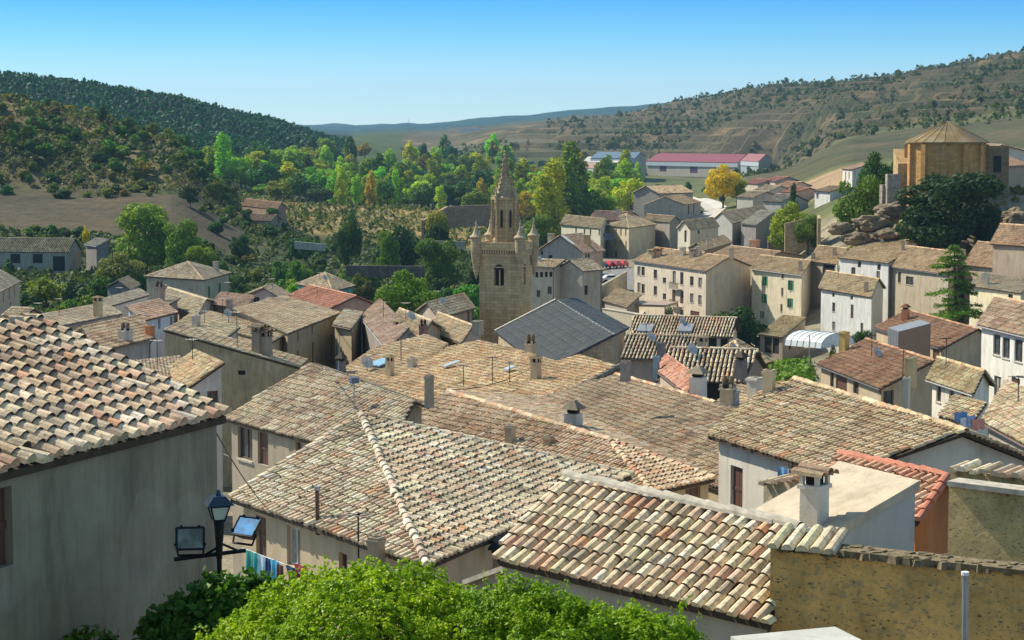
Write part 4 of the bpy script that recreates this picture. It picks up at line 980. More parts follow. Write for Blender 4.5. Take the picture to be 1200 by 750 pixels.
H('tall white house with arched upper windows at the right edge', -14.5, (1145,381), (1262,409), (1300,392), 'gAB', 1.7, (.74,.73,.66), (1.08,.88,.74), wins=[(1168,404,1.3,1.5,'a'), (1179,408,1.3,1.5,'a'), (1193.5,411,1.4,1.6,'a'), (1169,453,1.3,1.5,'d'), (1190,461,1.5,2.2,'o')], zbase=-22)
H('house with a light mottled roof at the right edge beside the laundry terrace', -12.9, (1151,494), (1217,530), (1245,508), 'sAB', 1.2, (.40,.34,.26), (1.12,1.04,.88), tw=.27, tl=.34, tM=5)
H('low pale roof house between the long roofed house and the little cottage', -13.6, (1100,488), (1138,498), (1156,490), 'sAB', .7, (.52,.46,.36), (1.08,1.,.82), tw=.27, tl=.34, tM=5, chim=[(1062,470,1.2,.3,'box',(.6,.55,.45))])
# roofs between the church and the garden
H('long house with two small skylights in its ribbed roof', -19.5, (737,391.5), (859,395.5), (868,389), 'gAB', 1.55, (.58,.52,.42), (1.12,1.04,.92), wins=[(835,397.5,.8,.9,'v'), (849,399,.7,.9,'v')], tl=.5, tw=.29)
h_ = HOUSES['long house with two small skylights in its ribbed roof']; f_ = h_[3][0]
for px in (757, 804):
    c = hit_roof([f_], px, 386); o_, a, b, n = frame_of(f_)
    s_ = obj('skylight', slab([c - a*.7 - b*.6 + n*.26, c + a*.7 - b*.6 + n*.26, c + a*.7 + b*.6 + n*.26, c - a*.7 + b*.6 + n*.26], .2), M_METAL, h_[1], h_[2])
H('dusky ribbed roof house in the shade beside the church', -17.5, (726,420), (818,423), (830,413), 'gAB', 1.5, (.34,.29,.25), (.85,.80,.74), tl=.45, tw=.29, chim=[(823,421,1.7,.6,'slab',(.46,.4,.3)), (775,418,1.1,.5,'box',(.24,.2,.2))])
H('house with a pale hipped roof beside the walled garden', -17.5, (820,425), (874,431), (906,424), 'hip', 1.6, (.5,.42,.3), (1.15,1.,.76), tl=.45, tw=.29)
H('wide house with bold white-ribbed tiles and a dark open loggia', -16., (768,446), (872,449), (903,436), 'gAB', 1.75, (.26,.21,.17), (1.12,1.06,.95), tl=.5, tw=.29, wins=[(838,455,2.2,1.6,'v'), (863,455.5,1.2,1.6,'v')], chim=[(868,444,1.6,.6,'hat',(.2,.17,.15))])
H('small house with a pinkish sloping roof wedged beside the white stack', -14.4, (770,434), (806,462), (818,455), 'sAB', .7, (.5,.4,.3), (1.1,.66,.58), chim=[(769,437,1.,.3,'box',(.3,.45,.5))])
H('low rendered annex with a tangle of chimney pots', -13.6, (838,474), (878,482), (905,470), 'sAB', .5, (.58,.5,.4), (1.1,.98,.8), chim=[(853,478,1.2,.6,'pots',(.6,.52,.36)), (862,477,.7,.35,'pipe',(.3,.32,.36)), (885,468,1.1,.6,'box',(.66,.6,.5))], tl=.4)
# distance, right
H('long grey stone barn right of the bell-gable house', -20.5, (833,259), (858,262), (906,253), 'gBC', 2.2, (.38,.36,.32), (.98,.86,.72), wins=[(880,262,1.,1.,'v')])
H('dark barn with a bright roof edge beside the lime green trees', -20.5, (868,262), (886,264), (908,257), 'sAB', 1.8, (.24,.22,.2), (1.1,1.1,1.05))
H('small flat-topped tan shed in front of the dark barn', -22., (865,262), (886,263.5), (891,260), 'sAB', .2, (.40,.34,.24), (1.2,1.2,1.0))
for k, (lb, z, a, b, c, rise, col, rc) in enumerate([
  ('row house with a maroon roof left of the others beyond the yellow tree', -19.5, (872,213), (888,216), (897,212), 1.6, (.6,.5,.38), (.9,.5,.5)),
  ('row house with a straw coloured roof, lowest of the row beyond the yellow tree', -19.6, (862,229), (882,232), (900,227), 1.7, (.5,.46,.38), (1.1,.98,.8)),
  ('row house with a bright pale gable behind the grey stone barn', -19.4, (880,221), (899,225), (914,219), 1.8, (.56,.54,.48), (1.1,1.02,.9)),
  ('row house with a maroon roof, right of the others beyond the yellow tree', -18.5, (893,210), (908,213), (916,209), 1.6, (.62,.5,.4), (.95,.55,.52)),
  ('row house with an orange-pink roof and white end by the tan field', -18.3, (905,216), (923,220), (934,214), 1.7, (.72,.6,.48), (1.15,.8,.62)),
  ('row house with a grey roof facing the lime green trees', -19.2, (893,233), (915,237), (930,230), 1.9, (.42,.4,.36), (.85,.82,.78)),
  ('low house with a red-orange roof at the edge of the tan field', -18., (915,222), (930,226), (938,221), 1.3, (.62,.44,.32), (1.1,.62,.48)),
  ('white cottage with a brown roof below the green trees by the rocks', -15.6, (953,222.5), (972,225), (980,221.5), 1.3, (.74,.70,.66), (.95,.78,.62)),
  ('tall narrow white house among trees left of the round church', -10.8, (986,197), (998,199), (1008,195.5), 1.5, (.72,.66,.58), (1.05,.8,.7)),
  ('brown-roofed house right of the dark tree, near the picture edge', -6.2, (1177,195), (1208,193.5), (1230,190), 1.8, (.42,.32,.22), (.98,.72,.58)),
  ('pale hut with a white chimney top at the right edge', -4.3, (1186,176.5), (1206,177.5), (1222,175), 1.2, (.62,.56,.46), (1.05,.85,.75)),
  ('stone house with a greenish window at the right edge under the brown roof', -9.6, (1185,213), (1212,215.5), (1232,211), 1.6, (.46,.36,.2), (1.,.9,.75)),
  ]):
    H(lb, z, (a[0], b[1] - min(1., b[1] - a[1])), b, c, 'gAB', rise, col, rc, depth=10., group='row houses beyond the yellow tree' if 'row house' in lb else None,
      wins={8: [(991,205,1.,1.8,'d'), (995,205.5,1.,1.8,'d')], 7: [(958,229,1.,1.2,'d')], 11: [(1192,221,1.6,2.,'g')]}.get(k, ()))
# industrial sheds
def shed(label, z, A, B, C, rise, roofc, wallc, doors):
    P_ = plain_mat('coated_roof', roofc, .75, 0, .2, .3)
    A, B, C = G(*A, z), G(*B, z), G(*C, z); Dd = A + C - B; up = np.array([0, 0, rise]); R0, R1 = (A+Dd)/2 + up, (B+C)/2 + up
    r = Hgen(label, [[A, B, R1, R0], [C, Dd, R0, R1]], [A, B, R1, C, Dd, R0], wallc, plainroof=P_, wins=doors, name='shed', cat='shed', th=.5, inset=.5)
    h = HOUSES[label]; e = (B - A); n = np.array([e[1], -e[0], 0]); n /= np.linalg.norm(n); n = n if n[1] < 0 else -n
    q = A + n * .06 + [0,0,-.55]; w = B + n * .06 + [0,0,-.55]
    obj('wall_band', [hexa([q - [0,0,2.6], w - [0,0,2.6], w - n*.4 - [0,0,2.6], q - n*.4 - [0,0,2.6]], [q, w, w - n*.4, q - n*.4])], M_PAINT, h[0], h[2], (.52,.58,.60))
    return r
shed('long industrial shed with a crimson roof and three purple doors', -22.6, (757,188.5), (864,190.5), (884,186.5), 4.5, (.22,.035,.045), (.46,.42,.35), [(777,194,7.,6.5,'p'), (813,195,7.5,7.,'p'), (851,193.5,7.,5.,'p')])
shed('second industrial shed with a paler pink roof, right of the crimson one', -20.6, (868,188), (889,189), (905,185), 3.5, (.32,.11,.10), (.32,.38,.40), [])
shed('long low shed with a blue roof', -18.3, (692,185), (744,185.5), (757,183), 3.2, (.09,.15,.21), (.42,.42,.38), [])
shed('white warehouse with a pale roof in front of the blue one', -20.6, (683,189.5), (727,190.5), (735,187.5), 2.5, (.48,.45,.40), (.50,.47,.41), [])
shed('low shed with a rust coloured roof behind the poplars', -23.6, (682,196.5), (711,197.5), (718,195.5), 2.4, (.36,.20,.14), (.5,.44,.38), [])
shed('white warehouse alone on the distant plateau', 1., (540,149.9), (572,149.9), (576,149.6), 1.5, (.7,.7,.7), (.8,.8,.8), []) if False else None
def plateau():
    zb = AT(556, 154.5, 2390); A = np.array([X(539, 2390), 2390, 0]); w = X(573, 2390) - X(539, 2390)
    z0 = ground_z(A[0] + w/2, 2390); z1 = float(AT(556, 151.2, 2390)[2]); z1 = max(z1, z0 + 3)
    t = tag(empty('warehouse', (A[0] + w/2, 2395, z0)), 'white warehouse alone on the distant plateau', 'warehouse'); org = np.array(t.location)
    obj('wall', [box(org - [0,0,3], w, 22, z1 - z0 + 3, 0)], M_PAINT, t, org, (.78,.78,.76)); obj('roof', [box(org + [0,0,z1-z0], w + 1, 24, .9, 0, 0, .97)], M_PAINT, t, org, (.70,.70,.68))
    m = AT(479, 139.5, 2600); g = ground_z(m[0], 2600)
    a = tube([m[0]-1, 2600, g-1], [m[0]-.2, 2600, m[2]], .22, 5, 0, .08) + tube([m[0]+1, 2600, g-1], [m[0]+.2, 2600, m[2]], .22, 5, 0, .08)
    for s in np.linspace(0, 1, 8): a += tube([m[0]-1+.8*s, 2600, g+(m[2]-g)*s], [m[0]+1-.8*s, 2600, g+(m[2]-g)*min(1,s+.1)], .07, 4)
    tag(obj('radio_mast', [(v, f, 0, u) for v, f, _, u in a], M_METAL), 'thin lattice radio mast on the far blue ridge', 'mast')
plateau()

# ruined round church on the rocks
def rotunda():
    D = 325.; cx = X(1115, D); R = 6.25; org = np.array([cx, D + R, -11.]); z0 = -14.; z1 = float(AT(1113, 167.5, D)[2]); za = float(AT(1113, 142, D + R)[2])
    t = tag(empty('ruined_church', org), 'polygonal golden stone church ruin under a flat conical metal roof', 'church'); c = np.array([cx, D + R, 0])
    y0 = math.radians(-90 + 15); col = (.56,.31,.095)
    obj('wall', [lathe(c, [(R, z0), (R, z1)], 12, 0, y0)], M_ASHLAR, t, org, col)
    ch = []
    for k in range(12):
        a = y0 + k * math.pi/6; ch.append(box(c + np.array([math.cos(a)*R, math.sin(a)*R, z0]), .8, .8, z1 - z0 - .25, a))
    obj('buttress', ch, M_ASHLAR, t, org, col)
    m, nt, bs = newmat('weathered_zinc'); p = pos(nt)
    cc = ramp(nt, nz(nt, .35, 4, .6, p), [(.40, (.25,.20,.12)), (.5, (.22,.145,.055)), (.60, (.16,.145,.11))])
    nt.links.new(cc, bs.inputs['Base Color']); bs.inputs['Roughness'].default_value = .7; bs.inputs['Specular IOR Level'].default_value = .1
    ch = [lathe(c, [(R*1.07, z1 - .05), (R*1.07, z1 + .12), (R*.5, (z1*.45 + za*.55)), (.05, za)], 24, 0, y0)]
    for k in range(24):
        a = y0 + k*math.pi/12; e = np.array([math.cos(a), math.sin(a), 0]); ch += tube(c + e*R*1.07 + [0,0,z1+.14], c + e*R*.5 + [0,0,z1*.45+za*.55+.03], .05, 4) + tube(c + e*R*.5 + [0,0,z1*.45+za*.55+.03], c + e*.1 + [0,0,za], .05, 4)
    obj('roof', [(v, f, 0, None) for v, f, _, _ in ch], m, t, org)
    ch = []; n = 4
    b = c + np.array([-R - .6, 1.2, z0]); top = float(AT(1058, 192, D + 3)[2]); top2 = float(AT(1058, 175, D+3)[2])
    ch.append(hexa([b + [-1.,-1.6,0], b + [1.4,-1.6,0], b + [1.4,2.6,0], b + [-1.,2.6,0]], [np.array([*(b + [-1.,-1.6,0])[:2], top]), np.array([*(b + [1.4,-1.6,0])[:2], top]), np.array([*(b + [1.4,2.6,0])[:2], top2]), np.array([*(b + [-1.,2.6,0])[:2], top2])]))
    obj('side_chapel', ch, M_ASHLAR, t, org, (.50,.34,.15))
    q = c + np.array([R + 1.3, .5, z0]); zz = float(AT(1165, 171, D + 4)[2])
    obj('north_wing', [box(q, 3.6, 5., zz - z0, .15), box(q + np.array([.2, -2.53, zz - z0 - 4.2 - 0.]), 1.3, .04, 2.6, .15, 1)], [M_ASHLAR, M_DARK], t, org, (.24,.17,.09))
    tag(obj('ruined_wall', [box(AT(1046, 229, 326) + [0,0,-2.], 2.2, .9, 5.4, .2), box(AT(1040, 231, 327) + [0,0,-2.], 2.4, .9, 4., .3)], M_STONE, None, None, (.40,.34,.27)), 'stub of ruined wall left of the golden church', 'wall')
rotunda()

# rocks under it
def rock(cx, cy, cz, sx, sy, sz, seed, label):
    import bmesh
    bm = bmesh.new(); bmesh.ops.create_icosphere(bm, subdivisions=4, radius=1.)
    for v in bm.verts:
        p = v.co.copy(); d = mnoise.noise(p * 1.7 + Vector((seed, 0, 0))) * .35 + mnoise.noise(p * 4.5 + Vector((seed, 5, 0))) * .16
        q = p * (1 + d); q.z = q.z * .75 + .25 * round(q.z * 4) / 4
        v.co = Vector((q.x * sx * .75, q.y * sy * .9, q.z * sz * .65))
    me = bpy.data.meshes.new('rock'); bm.to_mesh(me); bm.free(); me.materials.append(M_ROCK)
    o = bpy.data.objects.new('rock', me); COL.objects.link(o); o.location = (cx, cy, cz); tag(o, label, 'rock', 'rock ledges under the golden church')
m, nt, bs = newmat('sandstone'); p = pos(nt)
mp = nd(nt, 'ShaderNodeMapping'); nt.links.new(p, mp.inputs[0]); mp.inputs['Scale'].default_value = (.4, .4, 2.2)
c = ramp(nt, nz(nt, .8, 6, .7, mp.outputs[0]), [(.3, (.09,.07,.045)), (.5, (.24,.18,.11)), (.7, (.38,.29,.17))])
nt.links.new(c, bs.inputs['Base Color']); bs.inputs['Roughness'].default_value = .95; bump(nt, bs, nz(nt, 1.2, 6, .75, mp.outputs[0]), .9, .5); M_ROCK = m
for px, py, D, sx, sy, sz, lb in [(1022, 262, 321, 4.0, 2.6, 2.2, 'grey rock ledge above the white house roof'), (1045, 248, 324, 3.6, 2.6, 2.2, 'upper rock ledge just left of the dark tree'), (1003, 280, 319, 3., 2.2, 1.6, 'yellowish low rock left of the white house roof'),
   (1040, 276, 318, 3.4, 2.4, 1.6, 'lower rock ledge behind the sandy gable roof'), (985, 268, 321, 2.6, 2., 1.5, 'bright rock beside the ochre stone wall'), (1190, 258, 318, 3.4, 3., 2.8, 'boulder right of the dark tree'), (1170, 278, 316, 4., 3., 3., 'low shaded rock right of the dark tree')]:
    q = AT(px, py, D); rock(q[0], q[1], q[2], sx, sy, sz, px * .37, lb)
M_MOSS = plain_mat('mossy_stone', (.21,.16,.085), .97, 0, .6, 9.)
def freewall(label, pts, h, th, col, mat=None, cope=None, name='wall', dark=.6):
    """pts: (px, py, D) of the wall's top; follows its top line"""
    P = [AT(*p) for p in pts]; t = tag(empty(name, P[0] - [0,0,h]), label, 'wall'); org = np.array(t.location); ch = []; cc = []
    for a, b in zip(P, P[1:]):
        e = b - a; n = np.array([-e[1], e[0], 0]); n /= np.linalg.norm(n); n = n if n[1] > 0 else -n; d = np.array([0, 0, h])
        ch.append(hexa([a - d, b - d, b - d + n*th, a - d + n*th], [a, b, b + n*th, a + n*th]))
        if cope == 'tile':
            L = np.linalg.norm(e); k = max(2, int(L / .24))
            for i in range(k):
                q = a + e * (i + .5) / k; s = rng.normal(0, .05, 3); ridge(cc, q - n*.16 + [0,0,.0] + s*.3, q + n*(th + .05) + [0,0,.10] + s*.4, .115, .5, 5, 0, .0)
        elif cope == 'moss':
            L = np.linalg.norm(e)
            for i in range(int(L / .022)):
                q = a + e * rng.random() + n * rng.uniform(-.05, th); ww = rng.uniform(.06, .17); cc.append(box(q - [0, 0, .05], ww * 1.4, ww, rng.uniform(.07, .14), rng.uniform(0, 3), 2, .6))
            cc += [(v + np.array([0,0,.06]), f, 2, None) for v, f, _, _ in slab([a - n*.05, b - n*.05, b + n*(th+.05), a + n*(th+.05)], .07)]
            for i in range(5 if a is P[0] else 0):
                q = a + e / L * (.1 + .22 * i); ridge(cc, q - n*.2, q + n*(th + .3) + [0,0,.16], .10, .5, 5, 0, .0)
        elif cope: cc += [(v + np.array([0,0,.10]), f, 1, None) for v, f, _, _ in slab([a - n*.08, b - n*.08, b + n*(th+.08), a + n*(th+.08)], .1)]
    obj('masonry', ch, mat or M_STONE, t, org, col)
    if cc: obj('coping', cc, [M_TILE, M_MORTAR, M_MOSS], t, org, (.95,.92,.84))
    return t
freewall('rough ochre wall with a tiled coping at the lower right', [(903, 640, 31.2), (1060, 657, 30.4), (1215, 674, 29.6)], 9, .4, (.95,.60,.20), M_EARTH, 'moss')
freewall('olive garden wall with a smooth coping behind the orange-ended house', [(1112, 569, 39.6), (1215, 582, 38.5)], 8, .35, (.74,.54,.24), M_EARTH, 'flat')
freewall('short wall crowned by curling loose tiles at the right edge', [(1114, 551, 43.5), (1215, 563, 42.)], 8, .4, (.42,.34,.18), M_EARTH, 'tile')
freewall('low rubble wall with a sloping coping beside the white-ended roof', [(545, 685, 41), (592, 668, 40)], 5, .35, (.26,.22,.17), M_STONE, 'flat')
freewall('rubble terrace wall in front of the brown door', [(895, 568, 50), (952, 562, 48.5)], 6, .4, (.46,.38,.24), M_STONE, 'tile')
freewall('ochre stone wall stub below the lime green trees', [(920, 262, 385), (961, 252, 385), (962, 256, 378)], 6, .6, (.48,.36,.18), M_STONE)
freewall('long dark retaining wall behind the porch house', [(900, 280, 398), (940, 278, 398), (992, 279, 390)], 8, .6, (.24,.19,.13), M_STONE)
freewall('pale garden wall with creepers below the mansion', [(706, 362, 262), (775, 373, 250)], 6, .5, (.56,.5,.36), M_PLAS, 'flat')
freewall('stone parapet beside the car park ramp', [(703, 336, 330), (735, 318, 372)], 5, .4, (.46,.42,.3), M_STONE)
freewall('pale stone wall between gardens behind the tower', [(470, 281, 470), (545, 283, 470)], 1.8, .6, (.44,.41,.36), M_STONE)
freewall('dark terrace wall under the garden hedge', [(405, 311, 400), (497, 312, 396)], 2.2, .6, (.11,.085,.07), M_STONE)
freewall('grey terrace wall in the gardens left of the tower', [(345, 283, 455), (380, 286, 450)], 1.6, .5, (.36,.36,.33), M_STONE)
freewall('brown ruined wall behind the tower pinnacles', [(497, 258, 560), (525, 242, 575), (575, 240, 580)], 6, .8, (.40,.25,.15), M_STONE)
freewall('short concrete wall top at the bottom edge', [(885, 762, 27), (1010, 750, 27.5)], 4, .8, (.5,.5,.46), M_PLAS)
# ---------------------------------------------------------------- roads, cars, street furniture
M_ASPH = plain_mat('asphalt', (.20,.19,.18), .9, 0, .3, .8); M_TRACK = plain_mat('pale_track', (.50,.46,.40), .95, 0, .2, .1)
drape('car_park', [(680, 330), (725, 400), (735, 425)], 13, M_ASPH, .15)
drape('road', [(700, 300), (790, 480), (812, 590), (838, 640), (822, 740), (800, 860), (770, 1000)], 7, M_TRACK, .3)
drape('river_road', [(280, 690), (303, 745), (300, 800)], 9, M_TRACK, .4)
drape('hill_path', [(-60, 700), (60, 712), (150, 700)], 3, M_TRACK, .5)
def car(label, px, py, D, yaw, col):
    p = AT(px, py, D); z = ground_z(p[0], p[1]) + .17; t = tag(empty('parked_car', (p[0], p[1], z)), label, 'car', None if 'terrace' in label else 'cars in the car park'); t.rotation_euler = (0, 0, yaw)
    prof = [(-2.05,.35),(-2.1,.62),(-1.95,.86),(-1.5,.93),(-.95,1.38),(.55,1.42),(1.25,.96),(1.95,.82),(2.1,.55),(2.05,.35)]
    def side(y, s=1.): return [np.array([x, y * (.82 if zz > 1.2 else 1.), zz]) for x, zz in prof]
    L, R = side(-.84), side(.84); n = len(prof); i = np.arange(n - 1)
    V = np.array(L + R); Q = np.stack([i, i+1, i+1+n, i+n], 1)
    obj('body', [(V, Q, 0, None), (V, np.array([list(range(n))]), 0, None), (V, np.array([[n + k for k in range(n)][::-1]]), 0, None), (V, np.array([[0, n, 2*n-1, n-1]]), 0, None)], M_PAINT, t, None, col)
    obj('windscreen', [hexa([[.62,-.64,1.36],[1.18,-.76,1.0],[1.18,.76,1.0],[.62,.64,1.36]], [[.65,-.64,1.40],[1.23,-.76,1.02],[1.23,.76,1.02],[.65,.64,1.40]])], M_GLASS, t)
    for s in (-1, 1): obj('side_window', [hexa([[-1.2,s*.845,.98],[.9,s*.845,.98],[.9,s*.80,.98],[-1.2,s*.80,.98]], [[-.85,s*.72,1.32],[.5,s*.72,1.32],[.5,s*.66,1.32],[-.85,s*.66,1.32]])], M_GLASS, t)
    for sx in (-1.3, 1.3):
        for s in (-1, 1): obj('wheel', [(v, f, 0, None) for v, f, _, _ in tube([sx, s*.68, .31], [sx, s*.87, .31], .32, 12)], M_BLACK, t)
for a in [('teal car first of the row of parked cars under the washing house', 704, 311, 415, 1.2, (.05,.22,.24)), ('bright red car parked left of the other red one', 713, 310.5, 418, 1.25, (.62,.02,.05)), ('dark red car in the row between brighter cars', 721, 311, 420, 1.2, (.40,.02,.05)),
          ('bright red car at the right end of the row', 729, 310.5, 424, 1.2, (.66,.02,.06)), ('turquoise car parked in front of the red ones', 707, 318, 385, .1, (.08,.34,.48)), ('white car parked beside the turquoise one', 716, 319, 383, .3, (.75,.75,.75)), ('navy car nearest the parapet', 704, 323, 368, .2, (.03,.05,.16)),
          ('white car parked on the terrace by the mansion', 762, 347, 300, .2, (.8,.8,.8))]: car(*a)
# terrace and canopy left of the mansion
def canopy():
    z = -27.6; A, B = G(725, 356, z), G(780, 357.5, z); C = B + [2.5, 6.5, 0]; Dd = A + (C - B); t = tag(empty('canopy', (A + B)/2 - [0,0,2.6]), 'open carport with a brown flat roof and dark interior by the mansion', 'carport'); org = np.array(t.location)
    obj('roof', slab([A, B, C, Dd], .35), M_PAINT, t, org, (.36,.27,.2))
    for q in (A, B, C, Dd): obj('post', tube(q*.98 + ((A+C)/2)*.02 - [0,0,4], q*.98 + ((A+C)/2)*.02 - [0,0,.35], .13, 8), M_PAINT, t, org, (.5,.5,.5))
canopy()
H('low shed with a patchy brown tile roof left of the carport', -27.4, (706,352), (735,361), (752,352), 'sAB', .9, (.4,.34,.26), (.95,.84,.66))
def greenhouse():
    D = 226.; A, B = AT(919, 414, D), AT(962, 418, D - 4); top = 3.2; n = 10
    e = B - A; L = np.linalg.norm(e); e /= L; nrm = np.array([-e[1], e[0], 0]); nrm = nrm / np.linalg.norm(nrm); nrm = nrm if nrm[1] > 0 else -nrm; W = 5.6
    g = min(A[2], B[2]); t = tag(empty('greenhouse', (A + B)/2), 'garden polytunnel of pale blue translucent sheeting', 'greenhouse'); org = np.array(t.location); ch = []; th = np.linspace(0, math.pi, n)
    prof = [nrm * (W/2 - math.cos(a) * W/2) + np.array([0, 0, 1.1 + math.sin(a) * 1.3 if 0 < a < math.pi - .001 else .9]) for a in th]
    V = [A + p for p in prof] + [B + p for p in prof]; i = np.arange(n - 1)
    obj('sheeting', [(np.array(V), np.stack([i, i+1, i+1+n, i+n], 1), 0, None), (np.array(V), np.array([list(range(n)), list(range(n, 2*n))]), 0, None)], M_PAINT, t, org, (.70,.74,.74))
    for k in range(7):
        for a, b in zip(prof, prof[1:]): ch += tube(A + e*L*k/6 + a*1.004, A + e*L*k/6 + b*1.004, .045, 4)
    obj('hoop', [(v, f, 0, None) for v, f, _, _ in ch], M_METAL, t, org)
    tag(obj('lamp_pole', tube(AT(948.5, 430, 205), AT(948.5, 393, 205), .06, 6), M_METAL), 'thin metal pole standing in front of the polytunnel', 'pole')
greenhouse()

# lantern and two floodlights on one post
def lamp():
    D = 27.; k_ = D/40.; base = AT(258, 760, D); base[2] = -14.; px = 1/60.3; t = tag(empty('street_lamp', base), 'black street lamp post with a lantern and two floodlights on a crossbar', 'street lamp'); org = base
    c = AT(257, 612, D); x0 = c[0]; P = lambda px_, py_, dy=0.: AT(px_, py_, D + dy*k_)
    obj('pole', tube([x0, D, -14], P(257, 655), .05*k_, 10) + tube(P(257, 655), P(257, 636), .06*k_, 10, 0, .075*k_) + tube(P(257, 636), P(257, 612), .075*k_, 10, 0, .11*k_), M_BLACK, t, org)
    ch = []
    b, tt = P(256, 610), P(256, 592)
    def ringq(c, r): return [c + np.array([sx*r, sy*r, 0]) for sx, sy in ((-1,-1),(1,-1),(1,1),(-1,1))]
    ya = .35
    def rot(v, c): d = v - c; return c + np.array([d[0]*math.cos(ya) - d[1]*math.sin(ya), d[0]*math.sin(ya) + d[1]*math.cos(ya), d[2]])
    lo = [rot(v, b) for v in ringq(b, .105*k_)]; hi = [rot(v, tt) for v in ringq(tt, .19*k_)]
    for k in range(4): ch += tube(lo[k], hi[k], .016*k_, 5) + tube(lo[k], lo[(k+1)%4], .016*k_, 5) + tube(hi[k], hi[(k+1)%4], .02*k_, 5)
    lan = obj('lantern', [(v, f, 0, None) for v, f, _, _ in ch] + [hexa(lo, [v + [0,0,.03*k_] for v in lo])], M_BLACK, t, org)
    ap = P(256, 575); ro = [rot(v, tt) for v in ringq(tt + [0,0,.02*k_], .27*k_)]; mid = [rot(v, tt) for v in ringq(P(256, 581), .12*k_)]
    obj('lantern_roof', [hexa(ro, mid)] + tube(P(256, 581.5), P(256, 574), .06*k_, 8, 0, .03*k_), plain_mat('lamp_roof', (.03,.055,.09), .3, .4, .2, 4.), lan, org)
    gm, nt, bs = newmat('lamp_glass'); bs.inputs['Base Color'].default_value = (.62,.62,.58,1); bs.inputs['Roughness'].default_value = .25
    s = lambda q, c, k: c + (q - c) * k
    obj('lantern_glass', [hexa([s(v, b, .93) + [0,0,.035*k_] for v in lo], [s(v, tt, .93) for v in hi])], gm, lan, org)
    obj('crossbar', [(v, f, 0, None) for v, f, _, _ in tube(P(204, 655.5, -.15), P(288, 645, .25), .045*k_, 6) + tube(P(236, 653, 0), P(257, 640, 0), .025*k_, 5) + tube(P(280, 646, .1), P(257, 636, 0), .025*k_, 5)], M_BLACK, t, org)
    def flood(cx, cy, yaw, tilt, dy, col, rough):
        c = P(cx, cy, dy); R = np.array([math.cos(yaw), math.sin(yaw), 0]); Fw = np.array([math.sin(yaw), -math.cos(yaw), 0]) * math.cos(tilt) + np.array([0, 0, math.sin(tilt)]); U = np.cross(R, Fw); U = U if U[2] > 0 else -U
        hw, hh = .27*k_, .215*k_
        q = lambda x, y, z: c + R*x + U*y + Fw*(z*k_)
        fr = [hexa([q(-hw,-hh,.0), q(hw,-hh,.0), q(hw,hh,.0), q(-hw,hh,.0)], [q(-hw*.55,-hh*.7,-.24), q(hw*.55,-hh*.7,-.24), q(hw*.55,hh*.7,-.24), q(-hw*.55,hh*.7,-.24)])]
        for a, b_ in (((-hw,-hh),(hw,-hh)), ((hw,-hh),(hw,hh)), ((hw,hh),(-hw,hh)), ((-hw,hh),(-hw,-hh))):
            fr += [(v, f, 0, None) for v, f, _, _ in tube(q(*a, .02), q(*b_, .02), .022*k_, 5)]
        for a in ((-hw*.6, hh), (hw*.6, hh), (hw, -hh*.5), (-hw, -hh*.5)): fr += [(v, f, 0, None) for v, f, _, _ in tube(q(*a, .02), q(a[0]*1.1, a[1]*1.15, .05), .028*k_, 6)]
        fr += [(v, f, 0, None) for v, f, _, _ in tube(q(-hw, -hh*.5, -.05), q(-hw*.9, -hh*1.5, -.12), .02*k_, 5) + tube(q(hw, -hh*.5, -.05), q(hw*.9, -hh*1.5, -.12), .02*k_, 5) + tube(q(-hw*.9, -hh*1.5, -.12), q(hw*.9, -hh*1.5, -.12), .025*k_, 5)]
        fl = obj('floodlight', fr, M_BLACK, t, org)
        g, nt, bs = newmat('floodlight_glass'); pz = pos(nt); cc = ramp(nt, nz(nt, 5., 2, .5, pz), [(.4, col), (.62, tuple(v * .45 for v in col))]); nt.links.new(cc, bs.inputs['Base Color']); bs.inputs['Roughness'].default_value = rough; bs.inputs['Specular IOR Level'].default_value = .2
        obj('floodlight_glass', [hexa([q(-hw*.9,-hh*.88,.012), q(hw*.9,-hh*.88,.012), q(hw*.9,hh*.88,.012), q(-hw*.9,hh*.88,.012)], [q(-hw*.9,-hh*.88,.026), q(hw*.9,-hh*.88,.026), q(hw*.9,hh*.88,.026), q(-hw*.9,hh*.88,.026)])], g, fl, org)
        return fl
    flood(223, 631, .12, .25, -.15, (.30,.34,.29), .55)
    flood(289, 617.5, -.55, .75, .25, (.05,.30,.66), .6)
lamp()
def wall_lantern():
    A, B, C = CHOUSE; e = (C - B) / np.linalg.norm(C - B); o = np.array([e[1], -e[0], 0]); o = o if o[1] < 0 else -o
    d = ray(561, 645); Bi = B + o * -.35; t_ = (o @ Bi) / (o @ d); p = d * t_ ; t = tag(empty('wall_lantern', p), 'black wall lantern on a bracket under the eaves of the hipped house', 'lantern'); org = p
    q = p + o * .55
    obj('bracket', [(v, f, 0, None) for v, f, _, _ in tube(p + o*.02 + [0,0,.1], q + [0,0,.32], .03, 6) + tube(p + o*.02 + [0,0,-.3], p + o*.02 + [0,0,.2], .03, 6)], M_BLACK, t, org)
    obj('lantern_roof', [lathe(q, [(.02, .45), (.06, .4), (.3, .12), (.3, .08), (.02, .08)], 4, 0, .5)], M_BLACK, t, org)
    obj('lantern_glass', [lathe(q, [(.2, .08), (.11, -.28), (.01, -.3)], 4, 0, .5)], M_GLASS, t, org)
wall_lantern()
q = AT(1131, 770, 28); tp = AT(1131, 674, 28)
t = tag(empty('vent_pipe', q), 'grey vertical pipe with a white cap in front of the ochre wall', 'pipe'); obj('pipe', tube(q, tp, .046, 12), M_METAL, t, q); obj('cap', tube(tp, AT(1131, 670, 28), .055, 12), M_PAINT, t, q, (.8,.8,.78))
